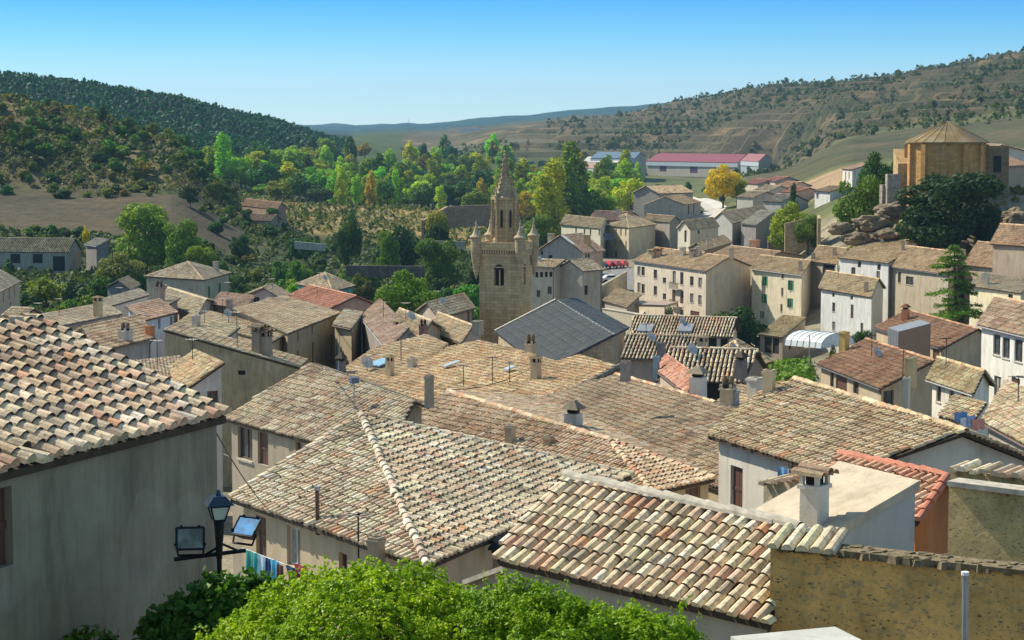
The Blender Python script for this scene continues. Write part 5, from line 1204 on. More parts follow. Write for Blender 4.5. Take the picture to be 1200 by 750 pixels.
q = AT(415, 492, 78); t = tag(empty('tv_mast', q), 'thin aerial mast with a blue-grey box on top, rising by the hip peak', 'mast'); obj('mast', [(v, f, 0, None) for v, f, _, _ in tube(q - [0,0,1], AT(415, 448, 78), .03, 6)], M_METAL, t, q); obj('box', [box(AT(415, 449, 78), .3, .3, .22, .4)], M_PAINT, t, q, (.07,.11,.19))
for px, py, h, D, w in ((441, 466, .9, 82, .12), (446, 464, 1., 82, .12)): pass
# solar panels lying on roofs
def panel(lb, hl, px, py, wa, wb, col):
    h = HOUSES[hl]; c = hit_roof(h[3][:1], px, py); o_, a, b, n = frame_of(h[3][0])
    tag(obj('roof_panel', slab([c - a*wa - b*wb + n*.3, c + a*wa - b*wb + n*.3, c + a*wa + b*wb + n*.36, c - a*wa + b*wb + n*.36], .08), M_GLASSY if col is None else M_PAINT, None, None, col or (1,1,1)), lb, 'panel')
M_GLASSY = glass_mat('blue_glass', (.25,.45,.60), .15)
panel('pale blue skylight sheet beside the cream stack on the tan roof', 'tan roofed house with a bluish gable wall and two stacks, left of the patched roof', 447, 430, .7, .5, (.20,.38,.52))
panel('reflective skylight lying on the patched orange roof', 'wide house with a patched orange roof below the dark church roof', 530, 432, .22, .5, (.36,.42,.46))
panel('small blue-white box panel next to the slab-capped chimney on the patched roof', 'wide house with a patched orange roof below the dark church roof', 598, 437, .25, .25, (.4,.45,.5))
# mansion balcony
def balcony():
    r, rf, org, fs = MAN; a, b = fs[0][0], fs[0][1]; e = (b - a)/np.linalg.norm(b - a); o = np.array([e[1], -e[0], 0]); o = o if o[1] < 0 else -o
    for k, (py0, py1) in enumerate([(338, 338), (358.5, 358.5)]):
        d = ray(794, py0); ai = a - o*.3; t_ = (o @ ai) / (o @ d); p = d*t_; L = 3.4; ch = []
        q0, q1 = p - e*L/2 , p + e*L/2
        bal = obj('balcony', [hexa([q0 + [0,0,-.15], q1 + [0,0,-.15], q1 + o*.8 + [0,0,-.15], q0 + o*.8 + [0,0,-.15]], [q0, q1, q1 + o*.8, q0 + o*.8])], M_MORTAR, r, org)
        for i in range(22): u = q0 + e*L*i/21 + o*.76; ch += tube(u, u + [0,0,.95], .018, 4)
        ch += tube(q0 + o*.76 + [0,0,.95], q1 + o*.76 + [0,0,.95], .03, 4)
        for q in (q0, q1): ch += tube(q + [0,0,.95], q + o*.76 + [0,0,.95], .03, 4)
        obj('railing', [(v, f, 0, None) for v, f, _, _ in ch], M_BLACK, bal, org)
balcony()
# ---------------------------------------------------------------- washing
def cloth(name, lb, px, py, D, w, h, col, dirv, group=None, cat='laundry', sleeves=False):
    c = AT(px, py, D); n = 9; mth = 7; V = []
    e = np.array(dirv, float); e /= np.linalg.norm(e); o = np.array([e[1], -e[0], 0]); ph = rng.uniform(0, 6)
    for i in range(mth):
        for j in range(n):
            u = (j/(n-1) - .5); v = i/(mth-1)
            ww = w * (1 - .12*v) if not sleeves else w * (.7 if i > 1 else 1.25 - .25*i)
            V.append(c + e*u*ww + np.array([0,0,-h*v - .05*abs(math.sin(u*6+ph))*v]) + o*(.05*math.sin(u*11 + ph)*(.3+v)))
    i, j = np.meshgrid(np.arange(mth-1), np.arange(n-1), indexing='ij'); b = (i*n+j).ravel(); V = np.array(V); k = len(V)
    Q = np.stack([b, b+1, b+n+1, b+n], 1); m = obj(name, [(np.vstack([V, V + o*.02]), np.vstack([Q, Q[:, ::-1] + k]), 0, None)], M_CLOTH, None, None, col, True)
    return tag(m, lb, cat, group)
A, B, C = CHOUSE; e = B - A; e[2] = 0; gl = 'washing on the line under the eaves'
for nm, lb, px, py, w, h, col in [('towel', 'teal-green cloth hung first on the washing line', 294, 646, .6, .5, (.03,.27,.24)), ('towel', 'second teal cloth hung on the washing line beside the first', 302, 649, .5, .5, (.04,.33,.34)), ('towel', 'pale blue and white cloth on the washing line', 309, 652, .5, .62, (.42,.60,.72)),
     ('shirt', 'dark navy cloth between two bright blue ones on the washing line', 316, 655, .35, .6, (.02,.05,.16)), ('towel', 'bright sky blue cloth on the right of the washing line', 322, 656.5, .5, .6, (.06,.38,.60)), ('trousers', 'brown garment hanging at the right end of the washing line', 328.5, 662, .3, .7, (.14,.06,.04))]:
    cloth(nm, lb, px, py, 53.6 - (px - 290) * .05, w, h, col, e, gl)
cloth('jacket', 'navy jacket hanging below the curtained window', 344, 665, 50.8, .62, .75, (.015,.025,.09), e, 'jackets below the window', sleeves=True); cloth('jacket', 'crimson jacket hanging beside the navy one', 354, 663, 50.4, .6, .65, (.30,.01,.04), e, 'jackets below the window', sleeves=True)
tag(obj('washing_line', [(v, f, 0, None) for v, f, _, _ in tube(AT(284, 642, 54), AT(333, 661, 51.6), .01, 4)], M_METAL), 'thin line carrying the washing under the eaves', 'line')
for nm, lb, px, py, w, h, col in [('sheet', 'white sheet on the laundry terrace at the right', 1133, 489, .6, .4, (.75,.75,.78)), ('shirt', 'blue shirt on the laundry terrace at the right', 1126, 483, .6, .35, (.18,.30,.55)), ('towel', 'salmon pink towel on the laundry terrace at the right', 1146, 491, .6, .4, (.70,.30,.22)), ('sheet', 'pale blue pillowcase on the laundry terrace at the right', 1138, 487, .35, .45, (.40,.50,.75))]:
    cloth(nm, lb, px, py, 83, w, h, col, (.9, .3, 0), 'washing on the terrace')
for nm, lb, px, py, w, h, col in [('shirt', 'orange shirt drying under the eaves above the rubble wall', 931, 550, .35, .35, (.75,.25,.02)), ('shirt', 'second orange garment drying beside the orange shirt', 938, 552, .3, .35, (.7,.22,.02)), ('towel', 'striped blue towel drying under the eaves above the rubble wall', 919, 548, .5, .4, (.15,.30,.48))]:
    cloth(nm, lb, px, py, 58.0, w, h, col, (.5, -.85, 0), 'clothes drying under the eaves')
cloth('sheet', 'dark patterned sheet hung on the front of the hip-roofed house', 713, 273, 466, 2.8, 1.6, (.10,.11,.15), (.8, -.5, 0))

def cable(label, a, b, sag, r=.012):
    P = [AT(*a), AT(*b)]; Q = [P[0]*(1-t) + P[1]*t - np.array([0, 0, sag*4*t*(1-t)]) for t in np.linspace(0, 1, 13)]; ch = []
    for p, q in zip(Q, Q[1:]): ch += tube(p, q, r, 4)
    tag(obj('cable', ch, M_BLACK), label, 'cable')
cable('dark cable sagging from the blank grey-green house to the hipped house', (252, 505, 31), (335, 612, 54.5), .25)
cable('cable strung along the wall under the mossy striped roof', (262, 532, 82), (322, 548, 78.5), .1)
cable('cable from the mossy striped roof to the tall tan house', (395, 449, 78), (398, 385, 187), .8, .03)
cable('cable crossing above the patched orange roof', (505, 455, 100), (628, 428, 112), .5, .02)
# ---------------------------------------------------------------- vegetation
def leaf_quads(P, N, size, aspect=.6, jit=.6, tri=False):
    n = len(P); N = N + rng.normal(0, jit, (n, 3)); N /= np.linalg.norm(N, axis=1)[:, None]
    R = rng.normal(0, 1, (n, 3)); T = np.cross(N, R); T /= np.linalg.norm(T, axis=1)[:, None]; B = np.cross(N, T)
    s = size * rng.uniform(.65, 1.3, n)[:, None]
    # rhombic leaf clump, folded a little along its middle
    V = np.stack([P - T*s, P + B*s*aspect - N*s*.12, P + T*s, P - B*s*aspect - N*s*.12], 1).reshape(-1, 3)
    Q = np.arange(4*n).reshape(n, 4); uv = rng.uniform(0, 50, (n, 2))
    return (V, Q, 0, uv)

def sample_blobs(blobs, n, shell=(.62, 1.12), keep=.66):
    C = np.array([b[0] for b in blobs]); Rr = np.array([b[1] for b in blobs]); A = (Rr[:, 0]*Rr[:, 1] + Rr[:, 0]*Rr[:, 2]*2); A = A / A.sum()
    k = rng.choice(len(blobs), n * 2, p=A); d = rng.normal(0, 1, (n*2, 3)); d /= np.linalg.norm(d, axis=1)[:, None]
    f = rng.uniform(shell[0], shell[1], n*2)[:, None]; P = C[k] + d * Rr[k] * f
    dist = np.linalg.norm((P[:, None, :] - C[None]) / Rr[None], axis=2); dist[np.arange(n*2), k] = 9
    ok = dist.min(1) > keep; N = d / Rr[k]; N /= np.linalg.norm(N, axis=1)[:, None]
    return P[ok][:n], N[ok][:n]

def crown_blobs(kind, seed):
    kind = kind.rstrip('B')
    r = np.random.default_rng(seed); B = []
    if kind == 'round':
        B.append(((0, 0, .56), (.24, .24, .28)))
        for k in range(17):
            a = r.uniform(0, 6.28); z = r.uniform(.26, .88); rad = .30 * math.sin(math.pi * min(1, (z - .12) / .86)) ** .6 * r.uniform(.7, 1.15); s = r.uniform(.09, .17)
            B.append(((math.cos(a)*rad, math.sin(a)*rad, z), (s*1.15, s*1.15, s*.85)))
    elif kind == 'poplar':
        for k in range(22):
            z = r.uniform(.10, .95); a = r.uniform(0, 6.28); w = .12 * math.sin(math.pi * min(1, (z + .1) / 1.1)) ** .7; s = r.uniform(.05, .085)
            B.append(((math.cos(a)*w, math.sin(a)*w, z), (s, s, s*1.9)))
    elif kind == 'bush':
        for k in range(13):
            a = r.uniform(0, 6.28); rad = r.uniform(0, .45); z = r.uniform(.15, .75) * (1 - rad*.7); s = r.uniform(.18, .3)
            B.append(((math.cos(a)*rad, math.sin(a)*rad, z), (s, s, s*.85)))
    return B

PROTO = {}
def proto(kind, v, n, size):
    key = (kind, v)
    if key in PROTO: return PROTO[key]
    P, N = sample_blobs(crown_blobs(kind, 100 + v * 7), n)
    cm = mesh_from('crown', [leaf_quads(P, N, size)], [M_LEAF])
    r = np.random.default_rng(v); ch = []
    th = .9 if kind[:4] != 'bush' else .5
    ch += tube([0,0,-.03], [r.normal(0,.01), r.normal(0,.01), th*.45], .022, 7, 0, .015) + tube([0,0,th*.44], [0,0,th*.9], .015, 6, 0, .004)
    for k in range(5):
        a = r.uniform(0, 6.28); z = r.uniform(.2, .5)*th; l = .2 if kind[:5] == 'round' else .08
        ch += tube([0,0,z], [math.cos(a)*l, math.sin(a)*l, z + .22], .009, 5, 0, .003)
    tm = mesh_from('trunk', ch, [M_BARK])
    cm2 = mesh_from('tree', [leaf_quads(P, N, size)] + [(v_, f, 1, None) for v_, f, _, _ in ch], [M_LEAF, M_BARK])
    PROTO[key] = (cm, tm, cm2); return PROTO[key]

PARAM = {'round': (1900, .042), 'roundB': (6500, .023), 'bushB': (4200, .036), 'poplarB': (3600, .020), 'poplar': (1500, .030), 'bush': (900, .085)}
def plant(kind, x, y, h, wide, col, label, name='tree', cat='tree', group=None, parts=False, z=None, v=None):
    if parts: kind += 'B'
    v = int(rng.integers(0, 4)) if v is None else v; n, s = PARAM[kind]; cm, tm, one = proto(kind, v, n, s); z = ground_z(x, y) - .1 if z is None else z
    rot = rng.uniform(0, 6.28); sc = (h*wide*rng.uniform(.93, 1.07), h*wide*rng.uniform(.93, 1.07), h)
    if parts:
        e = empty(name, (x, y, z)); e.rotation_euler = (0, 0, rot); e.scale = sc
        for nm, me in (('crown', cm), ('trunk', tm)):
            o = bpy.data.objects.new(nm, me); COL.objects.link(o); o.parent = e; o.color = (*col, 1)
    else:
        e = bpy.data.objects.new(name, one); COL.objects.link(e); e.location = (x, y, z); e.rotation_euler = (0, 0, rot); e.scale = sc; e.color = (*col, 1)
    return tag(e, label, cat, group)
def plant_px(kind, px, ytop, D, wpx, col, label, **kw):
    """crown top seen at ytop, width wpx pixels, standing on the ground at distance D"""
    x = X(px, D); g = ground_z(x, D); top = AT(px, ytop, D)[2]; h = max(1.5, top - g)
    base = {'round': .78, 'poplar': .34, 'bush': 1.25}[kind]; w = wpx * D / F / (h * base)
    return plant(kind, x, D, h, w, col, label, **kw)

GR=(.115,.19,.03); DG=(.045,.10,.03); MG=(.08,.165,.035); YG=(.24,.30,.03); YE=(.52,.38,.025); LG=(.155,.235,.03); OL=(.15,.165,.05); OR=(.34,.20,.04); BL=(.035,.085,.055)
def var(c, a=.18): return tuple(float(max(.008, v * math.exp(rng.normal(0, a)))) for v in c)
K = dict(parts=True)
plant_px('round', 172, 227, 430, 84, LG, 'big bright green tree left of the gardens, tallest there', **K)
plant_px('round', 212, 252, 420, 52, GR, 'mid green tree leaning against the big bright one', **K)
plant_px('round', 142, 292, 372, 62, (.15,.17,.07), 'pale willow-like tree below the big bright one', **K)
plant_px('round', 236, 280, 405, 40, (.16,.22,.03), 'yellow-green tree behind the pyramid-roofed villa', **K)
plant_px('poplar', 664, 171, 640, 54, (.12,.19,.035), 'tallest poplar, broad and dense, right of the church tower', v=1, **K)
plant_px('poplar', 650, 193, 610, 44, (.33,.34,.03), 'golden yellow poplar right of the church tower', **K)
plant_px('poplar', 637, 208, 600, 38, (.30,.32,.03), 'yellow-green poplar between the tower and the golden one', **K)
plant_px('poplar', 680, 205, 660, 26, BL, 'bluish dark poplar right of the tallest one', **K)
plant_px('round', 700, 220, 640, 46, GR, 'green tree at the right foot of the tall poplars', **K)
plant_px('round', 632, 245, 560, 40, GR, 'green tree behind the church tower turrets', **K)
plant_px('round', 846, 190, 640, 42, (.55,.42,.02), 'brilliant yellow tree in front of the industrial shed', **K)
plant_px('round', 862, 203, 645, 26, (.20,.25,.03), 'lime tree touching the brilliant yellow one', **K)
plant_px('round', 1113, 203, 312, 122, (.022,.05,.024), 'huge dark evergreen in front of the golden church', z=-21., v=2, **K)
plant_px('round', 1160, 238, 313, 40, (.022,.048,.024), 'smaller dark evergreen at the right of the huge one', z=-20., **K)
plant_px('round', 1005, 200, 350, 58, (.10,.17,.025), 'rounded green tree left of the golden church', **K)
plant_px('round', 1030, 174, 360, 44, (.05,.11,.03), 'darker green tree behind the rounded one', **K)
plant_px('round', 1050, 176, 365, 32, (.05,.10,.03), 'dark tree at the side chapel of the golden church', **K)
plant_px('round', 925, 233, 392, 52, (.22,.27,.04), 'lime green tree by the ochre stone wall', **K)
plant_px('round', 946, 243, 385, 32, (.12,.19,.04), 'green tree right of the lime green one', **K)
plant_px('poplar', 928, 217, 420, 14, BL, 'small blue-green conifer among the row houses', **K)
plant_px('bush', 864, 355, 282, 88, (.03,.07,.022), 'dark round tree beside the cream house with green shutters', z=-31.5, **K)
plant_px('round', 1012, 378, 240, 28, (.045,.10,.04), 'dark leafy tree in front of the pale grey-white house', **K)
plant_px('bush', 978, 396, 222, 22, (.09,.15,.03), 'light shrub beside the polytunnel', **K)
plant_px('round', 785, 356, 240, 22, (.04,.085,.03), 'dark slim tree by the carport', z=-30., **K)
plant_px('round', 476, 313, 300, 74, (.105,.19,.02), 'bright green leafy tree left of the tower', **K)
plant_px('round', 513, 270, 405, 52, (.085,.145,.035), 'tall feathery green tree behind the bright leafy one', **K)
plant_px('round', 408, 246, 470, 28, DG, 'slim dark tree standing alone in the gardens', **K)
plant_px('round', 455, 262, 440, 30, GR, 'fresh green tree near the middle garden terrace', **K)
plant_px('bush', 400, 322, 310, 34, (.33,.30,.03), 'yellowing shrub behind the teal-walled house', **K)
plant_px('bush', 470, 250, 470, 66, (.022,.06,.02), 'dark clipped hedge on the garden terrace', **K)
plant_px('bush', 512, 250, 475, 44, (.022,.06,.02), 'dark clipped hedge right of the other one', **K)
plant_px('bush', 515, 236, 560, 44, (.24,.23,.04), 'olive-yellow shrub above the brown ruined wall', **K)
plant_px('poplar', 1200, 372, 250, 34, (.02,.10,.03), 'narrow bright cypress at the right edge', z=-25, **K)
plant_px('poplar', 1197, 352, 262, 14, (.03,.14,.03), 'clipped green column shrub beside the pale yellow house', z=-26, **K)

# cedar with layered limbs
def cedar():
    D = 232.; base = AT(1122, 384, D); base[2] = -24.6; top = AT(1118, 284, D); e = tag(empty('cedar_tree', base), 'tall cedar with flat layered branches beside the pale yellow house', 'tree'); org = base
    tr = tube(base, base*.5 + top*.5 + [.0,0,.3], .24, 8, 0, .17) + tube(base*.5 + top*.5 + [0,0,.28], top - [0,0,.4], .17, 7, 0, .03); Ps, Ns = [], []
    def lay(y0, n, L):
        z = AT(1119, y0, D)[2]; f = (z - base[2])/(top[2] - base[2]); c = base + (top - base)*f
        for k in range(n):
            a = rng.uniform(0, 6.28) + k*6.28/n; l = L*rng.uniform(.5, 1.08); d = np.array([math.cos(a), math.sin(a), -.05 + rng.normal(0, .06)]); tr.extend(tube(c, c + d*l, .05, 5, 0, .012))
            m = int(62 * l); u = rng.uniform(.18, 1.05, m)**.8; w = .16*l*np.sin(np.clip(u, 0, 1)*2.6 + .2) + .12
            s = np.array([-d[1], d[0], 0]); q = c + u[:, None]*d*l + (rng.normal(0, 1, m)*w)[:, None]*s + np.stack([np.zeros(m), np.zeros(m), rng.normal(-.06, .10, m) - .12*u*u], 1)
            Ps.append(q); Ns.append(np.tile([0, 0, 1.], (m, 1)))
    for y0, n, L in [(288,4,.7),(293,5,1.1),(300,6,1.8),(305,6,2.1),(311,6,2.6),(318,6,2.7),(328,6,3.0),(335,5,3.2),(341,6,3.1),(350,5,2.9),(357,6,3.6),(363,7,4.1),(368,6,4.)]: lay(y0, n, L)
    obj('trunk', tr, M_BARK, e, org); obj('crown', [leaf_quads(np.vstack(Ps), np.vstack(Ns), .155, .5, .45)], M_LEAF, e, org, (.10,.19,.04))
cedar()

# gardens left of the tower
lab = {0: 'dark green garden shrub in the allotments between river and town', 1: 'mid green garden tree in the allotments between river and town', 2: 'light green garden shrub in the allotments between river and town'}
gcount = 0
for k in range(900):
    if gcount >= 125: break
    px = rng.uniform(225, 560); D = rng.uniform(318, 610)
    if 440 < px < 560 and D > 480: continue
    if 340 < px and D > 565: continue
    t = int(rng.choice(3, p=[.52, .34, .14])); kd = 'bush' if rng.random() < .6 else 'round'
    h = rng.uniform(2.2, 4.2) if kd == 'bush' else rng.uniform(4., 7.5)
    plant(kd, X(px, D), D, h, rng.uniform(.8, 1.5) if kd == 'bush' else rng.uniform(.7, 1.), var((DG, MG, LG)[t], .2), lab[t], 'shrub' if kd == 'bush' else 'tree', 'shrub' if kd == 'bush' else 'tree', lab[t].split(' in the')[0] + 's'); gcount += 1
for px, yt, D, w, c in [(55,322,345,52,LG), (82,345,330,40,MG), (100,332,340,36,DG), (30,338,338,30,DG), (70,352,318,36,GR), (104,338,322,40,OL), (115,320,352,40,DG), (85,322,362,36,BL), (130,318,365,46,DG), (150,345,318,40,DG), (118,355,305,34,BL), (38,352,312,34,DG), (90,358,300,40,GR), (60,362,296,36,DG), (160,300,385,40,DG), (12,300,420,20,DG), (190,305,380,40,DG), (160,352,308,26,BL)]:
    plant_px('round' if w > 45 else 'bush', px, yt, D, w, var(c, .12), 'green shrub of the garden below the long farm building', name='shrub', cat='shrub', group='shrubs below the farm building')
for k in range(44):
    px = rng.uniform(0, 300); D = rng.uniform(468, 494) if k < 22 else rng.uniform(548, 578)
    plant('bush', X(px, D), D, rng.uniform(1.6, 3.2), rng.uniform(1., 1.6), var(OL if k % 2 else DG, .25), 'scraggy hedge shrub along the edge of the bare field', 'shrub', 'shrub', 'hedge shrubs around the bare field')
# terraced hill on the left
tcount = 0
for k in range(900):
    if tcount >= 130: break
    px = rng.uniform(-30, 300); D = rng.uniform(570, 690); x = X(px, D); y_ = 150 - ground_z(x, D) / D * F
    if y_ < 118 or y_ > 240 or (y_ < 150 and rng.random() < .72): continue
    t = int(rng.choice(4, p=[.40, .30, .24, .06])); kd = 'bush' if rng.random() < .55 else 'round'; h = rng.uniform(2.5, 4.5) if kd == 'bush' else rng.uniform(3.5, 6.)
    nm = ('dark', 'mid green', 'olive', 'tawny')[t]
    plant(kd, x, D, h, rng.uniform(.9, 1.5) if kd == 'bush' else rng.uniform(.7, 1.), var((DG, MG, OL, (.17,.135,.04))[t], .2), f'{nm} {"bush" if kd == "bush" else "tree"} on the terraced hill at the left', 'shrub' if kd == 'bush' else 'tree', 'shrub' if kd == 'bush' else 'tree', f'{nm} growth on the terraced hill'); tcount += 1
for px, yt, c in [(12,146,YE),(34,148,YE),(42,147,(.34,.26,.03)),(58,149,YE),(78,146,(.38,.28,.03)),(86,150,(.3,.25,.03)),(112,152,OL),(128,142,(.2,.19,.03)),(70,190,OR),(115,193,(.3,.24,.03)),(103,263,YE)]:
    plant_px('round', px, yt, 655 if yt < 180 else 615 if yt < 250 else 470, 16 if yt < 180 else 22 if yt < 250 else 8, var(c, .1), 'autumn yellow tree on the terraced hill at the left', group='yellow trees on the terraced hill')
# valley belt
bl = {'g': 'broadleaf tree in the green belt across the valley', 'y': 'yellowing poplar along the front of the valley belt', 'd': 'dark tree in the green belt across the valley'}
front = [(392,203,'y'),(400,206,'y'),(409,208,'y'),(419,205,'y'),(428,207,'y'),(437,204,'y'),(446,207,'y'),(455,208,'y'),(464,205,'y'),(486,206,'d'),(494,210,'d'),(503,209,'d'),(517,212,'y'),(526,213,'d'),(536,212,'d'),(545,216,'d'),(554,219,'g'),(340,205,'g'),(352,202,'d'),(365,206,'d'),(328,208,'g'),(316,213,'g'),(565,206,'y'),(575,210,'g'),(583,205,'y'),(622,212,'g'),(610,215,'g'),(378,214,'d')]
for px, yt, t in front:
    D = rng.uniform(770, 830); c = {'g': GR, 'y': (.24,.29,.03), 'd': DG}[t]
    plant_px('poplar' if t == 'y' else 'round', px, yt + rng.normal(0, 2), D, 15 if t == 'y' else 32, var(tuple(1.25*q for q in c), .16), bl[t], group={'g': 'green trees of the valley belt', 'y': 'yellow poplars of the valley belt', 'd': 'dark trees of the valley belt'}[t])
for k in range(215):
    px = rng.uniform(235, 745); D = math.exp(rng.uniform(math.log(810), math.log(1450))) if px < 600 else rng.uniform(700, 1150); t = 'g' if rng.random() < .74 else 'd'
    if ground_z(X(px, D), D) > -19: continue
    c = (GR, LG, YG, YG)[int(rng.integers(0, 4))] if t == 'g' else (DG, BL)[int(rng.integers(0, 2))]
    h = rng.uniform(10, 16); kd = 'poplar' if rng.random() < .3 else 'round'
    plant(kd, X(px, D), D, h * (1.25 if kd == 'poplar' else 1), 1.05 if kd == 'round' else 1.5, var(tuple(1.25*q for q in c), .18), bl[t], group='green trees of the valley belt' if t == 'g' else 'dark trees of the valley belt')
for k in range(34):
    px = rng.uniform(690, 960); D = rng.uniform(620, 1180); 
    if px > 880 and D < 960: continue
    if 755 < px < 900 and D > 1080: continue
    plant('bush' if k % 3 else 'round', X(px, D), D, rng.uniform(2.5, 5.), 1.2 if k % 3 else .8, var((BL, DG, MG)[k % 3], .2), 'dark bush among the outskirts below the sheds', 'shrub', 'shrub', 'bushes below the sheds')

# forest, scrub and ground plants nobody could count
def mass(name, label, N, place, quads, hrange, size, col, shape, cat):
    chs = []; P = []; Nn = []; S = []
    for k in range(N * 4):
        if len(S) >= N: break
        q = place()
        if q is None: continue
        x, y, f = q; z = ground_z(x, y); h = rng.uniform(*hrange) * f; n = quads
        u = rng.uniform(.05, 1, n); a = rng.uniform(0, 6.28, n)
        if shape == 'cone': r = h * .30 * (1.02 - u)**.8 * rng.uniform(.8, 1.05, n)
        else: r = h * .62 * np.sqrt(np.clip(1 - (u*.98)**2, 0, 1)) * rng.uniform(.8, 1.05, n)
        p = np.stack([x + np.cos(a)*r, y + np.sin(a)*r, z + u*h], 1); nn = np.stack([np.cos(a), np.sin(a), .35 + u], 1)
        P.append(p); Nn.append(nn); S.append(h)
    P = np.vstack(P); Nn = np.vstack(Nn); Nn /= np.linalg.norm(Nn, axis=1)[:, None]; sz = np.repeat(np.array(S), quads) * size
    V, Q, m, uv = leaf_quads(P, Nn, 1., .75, .35)
    V = (V.reshape(-1, 4, 3) - P[:, None]) * sz[:, None, None] + P[:, None]
    # plants of one kind share a tint
    t = np.repeat(rng.uniform(0, 50, (len(S), 2)), quads, 0); mixm = rng.random(len(t)) < .55; uv[mixm] = t[mixm]
    o = obj(name, [(V.reshape(-1, 3), Q, 0, uv)], M_LEAF, None, None, col); tag(o, label, cat, None, 'stuff'); return o
def pl_forest():
    px = rng.uniform(-260, 415); D = math.exp(rng.uniform(math.log(900), math.log(1640))); return (X(px, D), D, 1.)
mass('forest', 'dark pine forest covering the far hill on the left', 13000, pl_forest, 10, (2.8, 5.2), .30, (.014,.072,.045), 'cone', 'forest')
def pl_scrub():
    px = rng.uniform(470, 1330); D = rng.uniform(960, 2250); x = X(px, D)
    if px < 860 and D < 1430: return None
    if D > 1750 and px < 640: return None
    d = mnoise.noise(Vector((x/95., D/150., 1.))) + .5*mnoise.noise(Vector((x/40., D/70., 7.))) + (.35 if D > 1650 and px > 720 else 0) + (.25 if px > 1080 else 0)
    if d < rng.uniform(-.25, .5): return None
    return (x, D, 1. + (rng.random() < .10) * 1.1)
mass('hillside_scrub', 'scattered dark juniper scrub over the dry hill on the right', 5600, pl_scrub, 9, (1.1, 3.0), .38, (.055,.075,.028), 'dome', 'scrub')
def pl_under():
    px = rng.uniform(-40, 690); D = rng.uniform(308, 800); x = X(px, D)
    if px < 285 and 492 < D < 572: return None
    if D > 620 and px > 310 and rng.random() < .55: return None
    if mnoise.noise(Vector((x/22., D/40., 3.))) < rng.uniform(-.7, .2): return None
    return (x, D, 1.)
mass('undergrowth', 'low undergrowth and rows of vegetables filling the valley gardens', 6500, pl_under, 9, (.7, 2.0), .36, (.055,.085,.026), 'dome', 'undergrowth')
def pl_left():
    px = rng.uniform(-60, 320); D = rng.uniform(552, 800); x = X(px, D)
    if mnoise.noise(Vector((x/30., D/30., 9.))) + .4*mnoise.noise(Vector((x/9., D/9., 2.))) < rng.uniform(-.45, .35): return None
    return (x, D, 1.)
mass('hill_thicket', 'brown and olive thicket covering the terraced hill at the left', 5600, pl_left, 9, (.6, 1.7), .33, (.095,.11,.038), 'dome', 'thicket')
def pl_dry():
    px = rng.uniform(300, 600); D = rng.uniform(600, 830); return (X(px, D), D, 1.)
mass('dry_scrub', 'tawny dry scrub on the flat terrace in front of the valley belt', 1500, pl_dry, 8, (.4, 1.3), .40, (.17,.155,.06), 'dome', 'scrub')
def pl_town():
    px = rng.uniform(868, 950); D = rng.uniform(205, 262); return (X(px, D), D, 1.)
mass('garden_vines', 'green vines and tall grass of the walled garden in the town', 1100, pl_town, 16, (.6, 1.6), .20, (.11,.19,.035), 'dome', 'vines')
def pl_rock():
    px = rng.uniform(960, 1200); D = rng.uniform(315, 360); return (X(px, D), D, 1.)
mass('rock_plants', 'dry tufts growing over the rocky mound', 260, pl_rock, 10, (.5, 1.3), .40, (.15,.15,.06), 'dome', 'plants')

# foreground shrubs: real leaves on twigs
def shrub(label, cx, cy, D, blobs, n, size, col, mat, rosette, aspect, jit, name='shrub'):
    c0 = AT(cx, cy, D); root = tag(empty(name, (c0[0], c0[1], ground_z(c0[0], c0[1]))), label, 'shrub'); org = np.array(root.location)
    m = D / F; B = []
    for px, py, dy, r, rz in blobs: B.append((AT(px, py, D) + np.array([0, dy, 0]), (r*m, r*m*1.05, rz*m)))
    P, N = sample_blobs(B, n, (.74, 1.05), .78)
    # break the outline: twig tips stand proud, hollows in between
    bump_ = np.array([mnoise.noise(Vector(p * 3.2)) + .6 * mnoise.noise(Vector(p * 8.5)) for p in P]); P = P + N * (bump_ * .19)[:, None]
    # ragged twigs standing out of the mass
    T_, TN = [], []
    for k in rng.choice(len(P), max(12, n // 60)):
        d = N[k] * .7 + np.array([rng.normal(0, .3), rng.normal(0, .3), .75]); d /= np.linalg.norm(d); ln = rng.uniform(.08, .24)
        for u in np.linspace(.1, 1, 6): T_.append(P[k] + d*ln*u + rng.normal(0, .012, 3)); TN.append(N[k]*.6 + d*.3)
    P = np.vstack([P, T_]); N = np.vstack([N, np.array(TN) / np.linalg.norm(TN, axis=1)[:, None]])
    Ps, Ns = [], []
    for k in range(rosette):
        a = 2*math.pi*k/rosette; R = rng.normal(0, 1, P.shape); T = np.cross(N, R); T /= np.linalg.norm(T, axis=1)[:, None]; Bv = np.cross(N, T)
        d = T*math.cos(a) + Bv*math.sin(a); Ps.append(P + d*size*.9 + N*size*rng.uniform(-.2, .9, len(P))[:, None]); Ns.append(N*.8 + d*.35 + np.array([0, 0, .35]))
    Ns = np.vstack(Ns); Ns /= np.linalg.norm(Ns, axis=1)[:, None]
    obj('foliage', [leaf_quads(np.vstack(Ps), Ns, size, aspect, jit)], mat, root, org, col)
    st = []
    base = AT(cx, cy, D); base[2] = org[2]
    for k in np.linspace(0, len(P) - 1, 60).astype(int):
        b = base + np.array([rng.normal(0, .3), rng.normal(0, .3), 0]); mid = b*.35 + P[k]*.65 + [0, 0, -.15]; st += tube(b - [0,0,.2], mid, .03, 5, 0, .015) + tube(mid, P[k] - N[k]*.05, .014, 4, 0, .005)
    obj('stem', st, M_BARK, root, org)['kind'] = 'stuff'
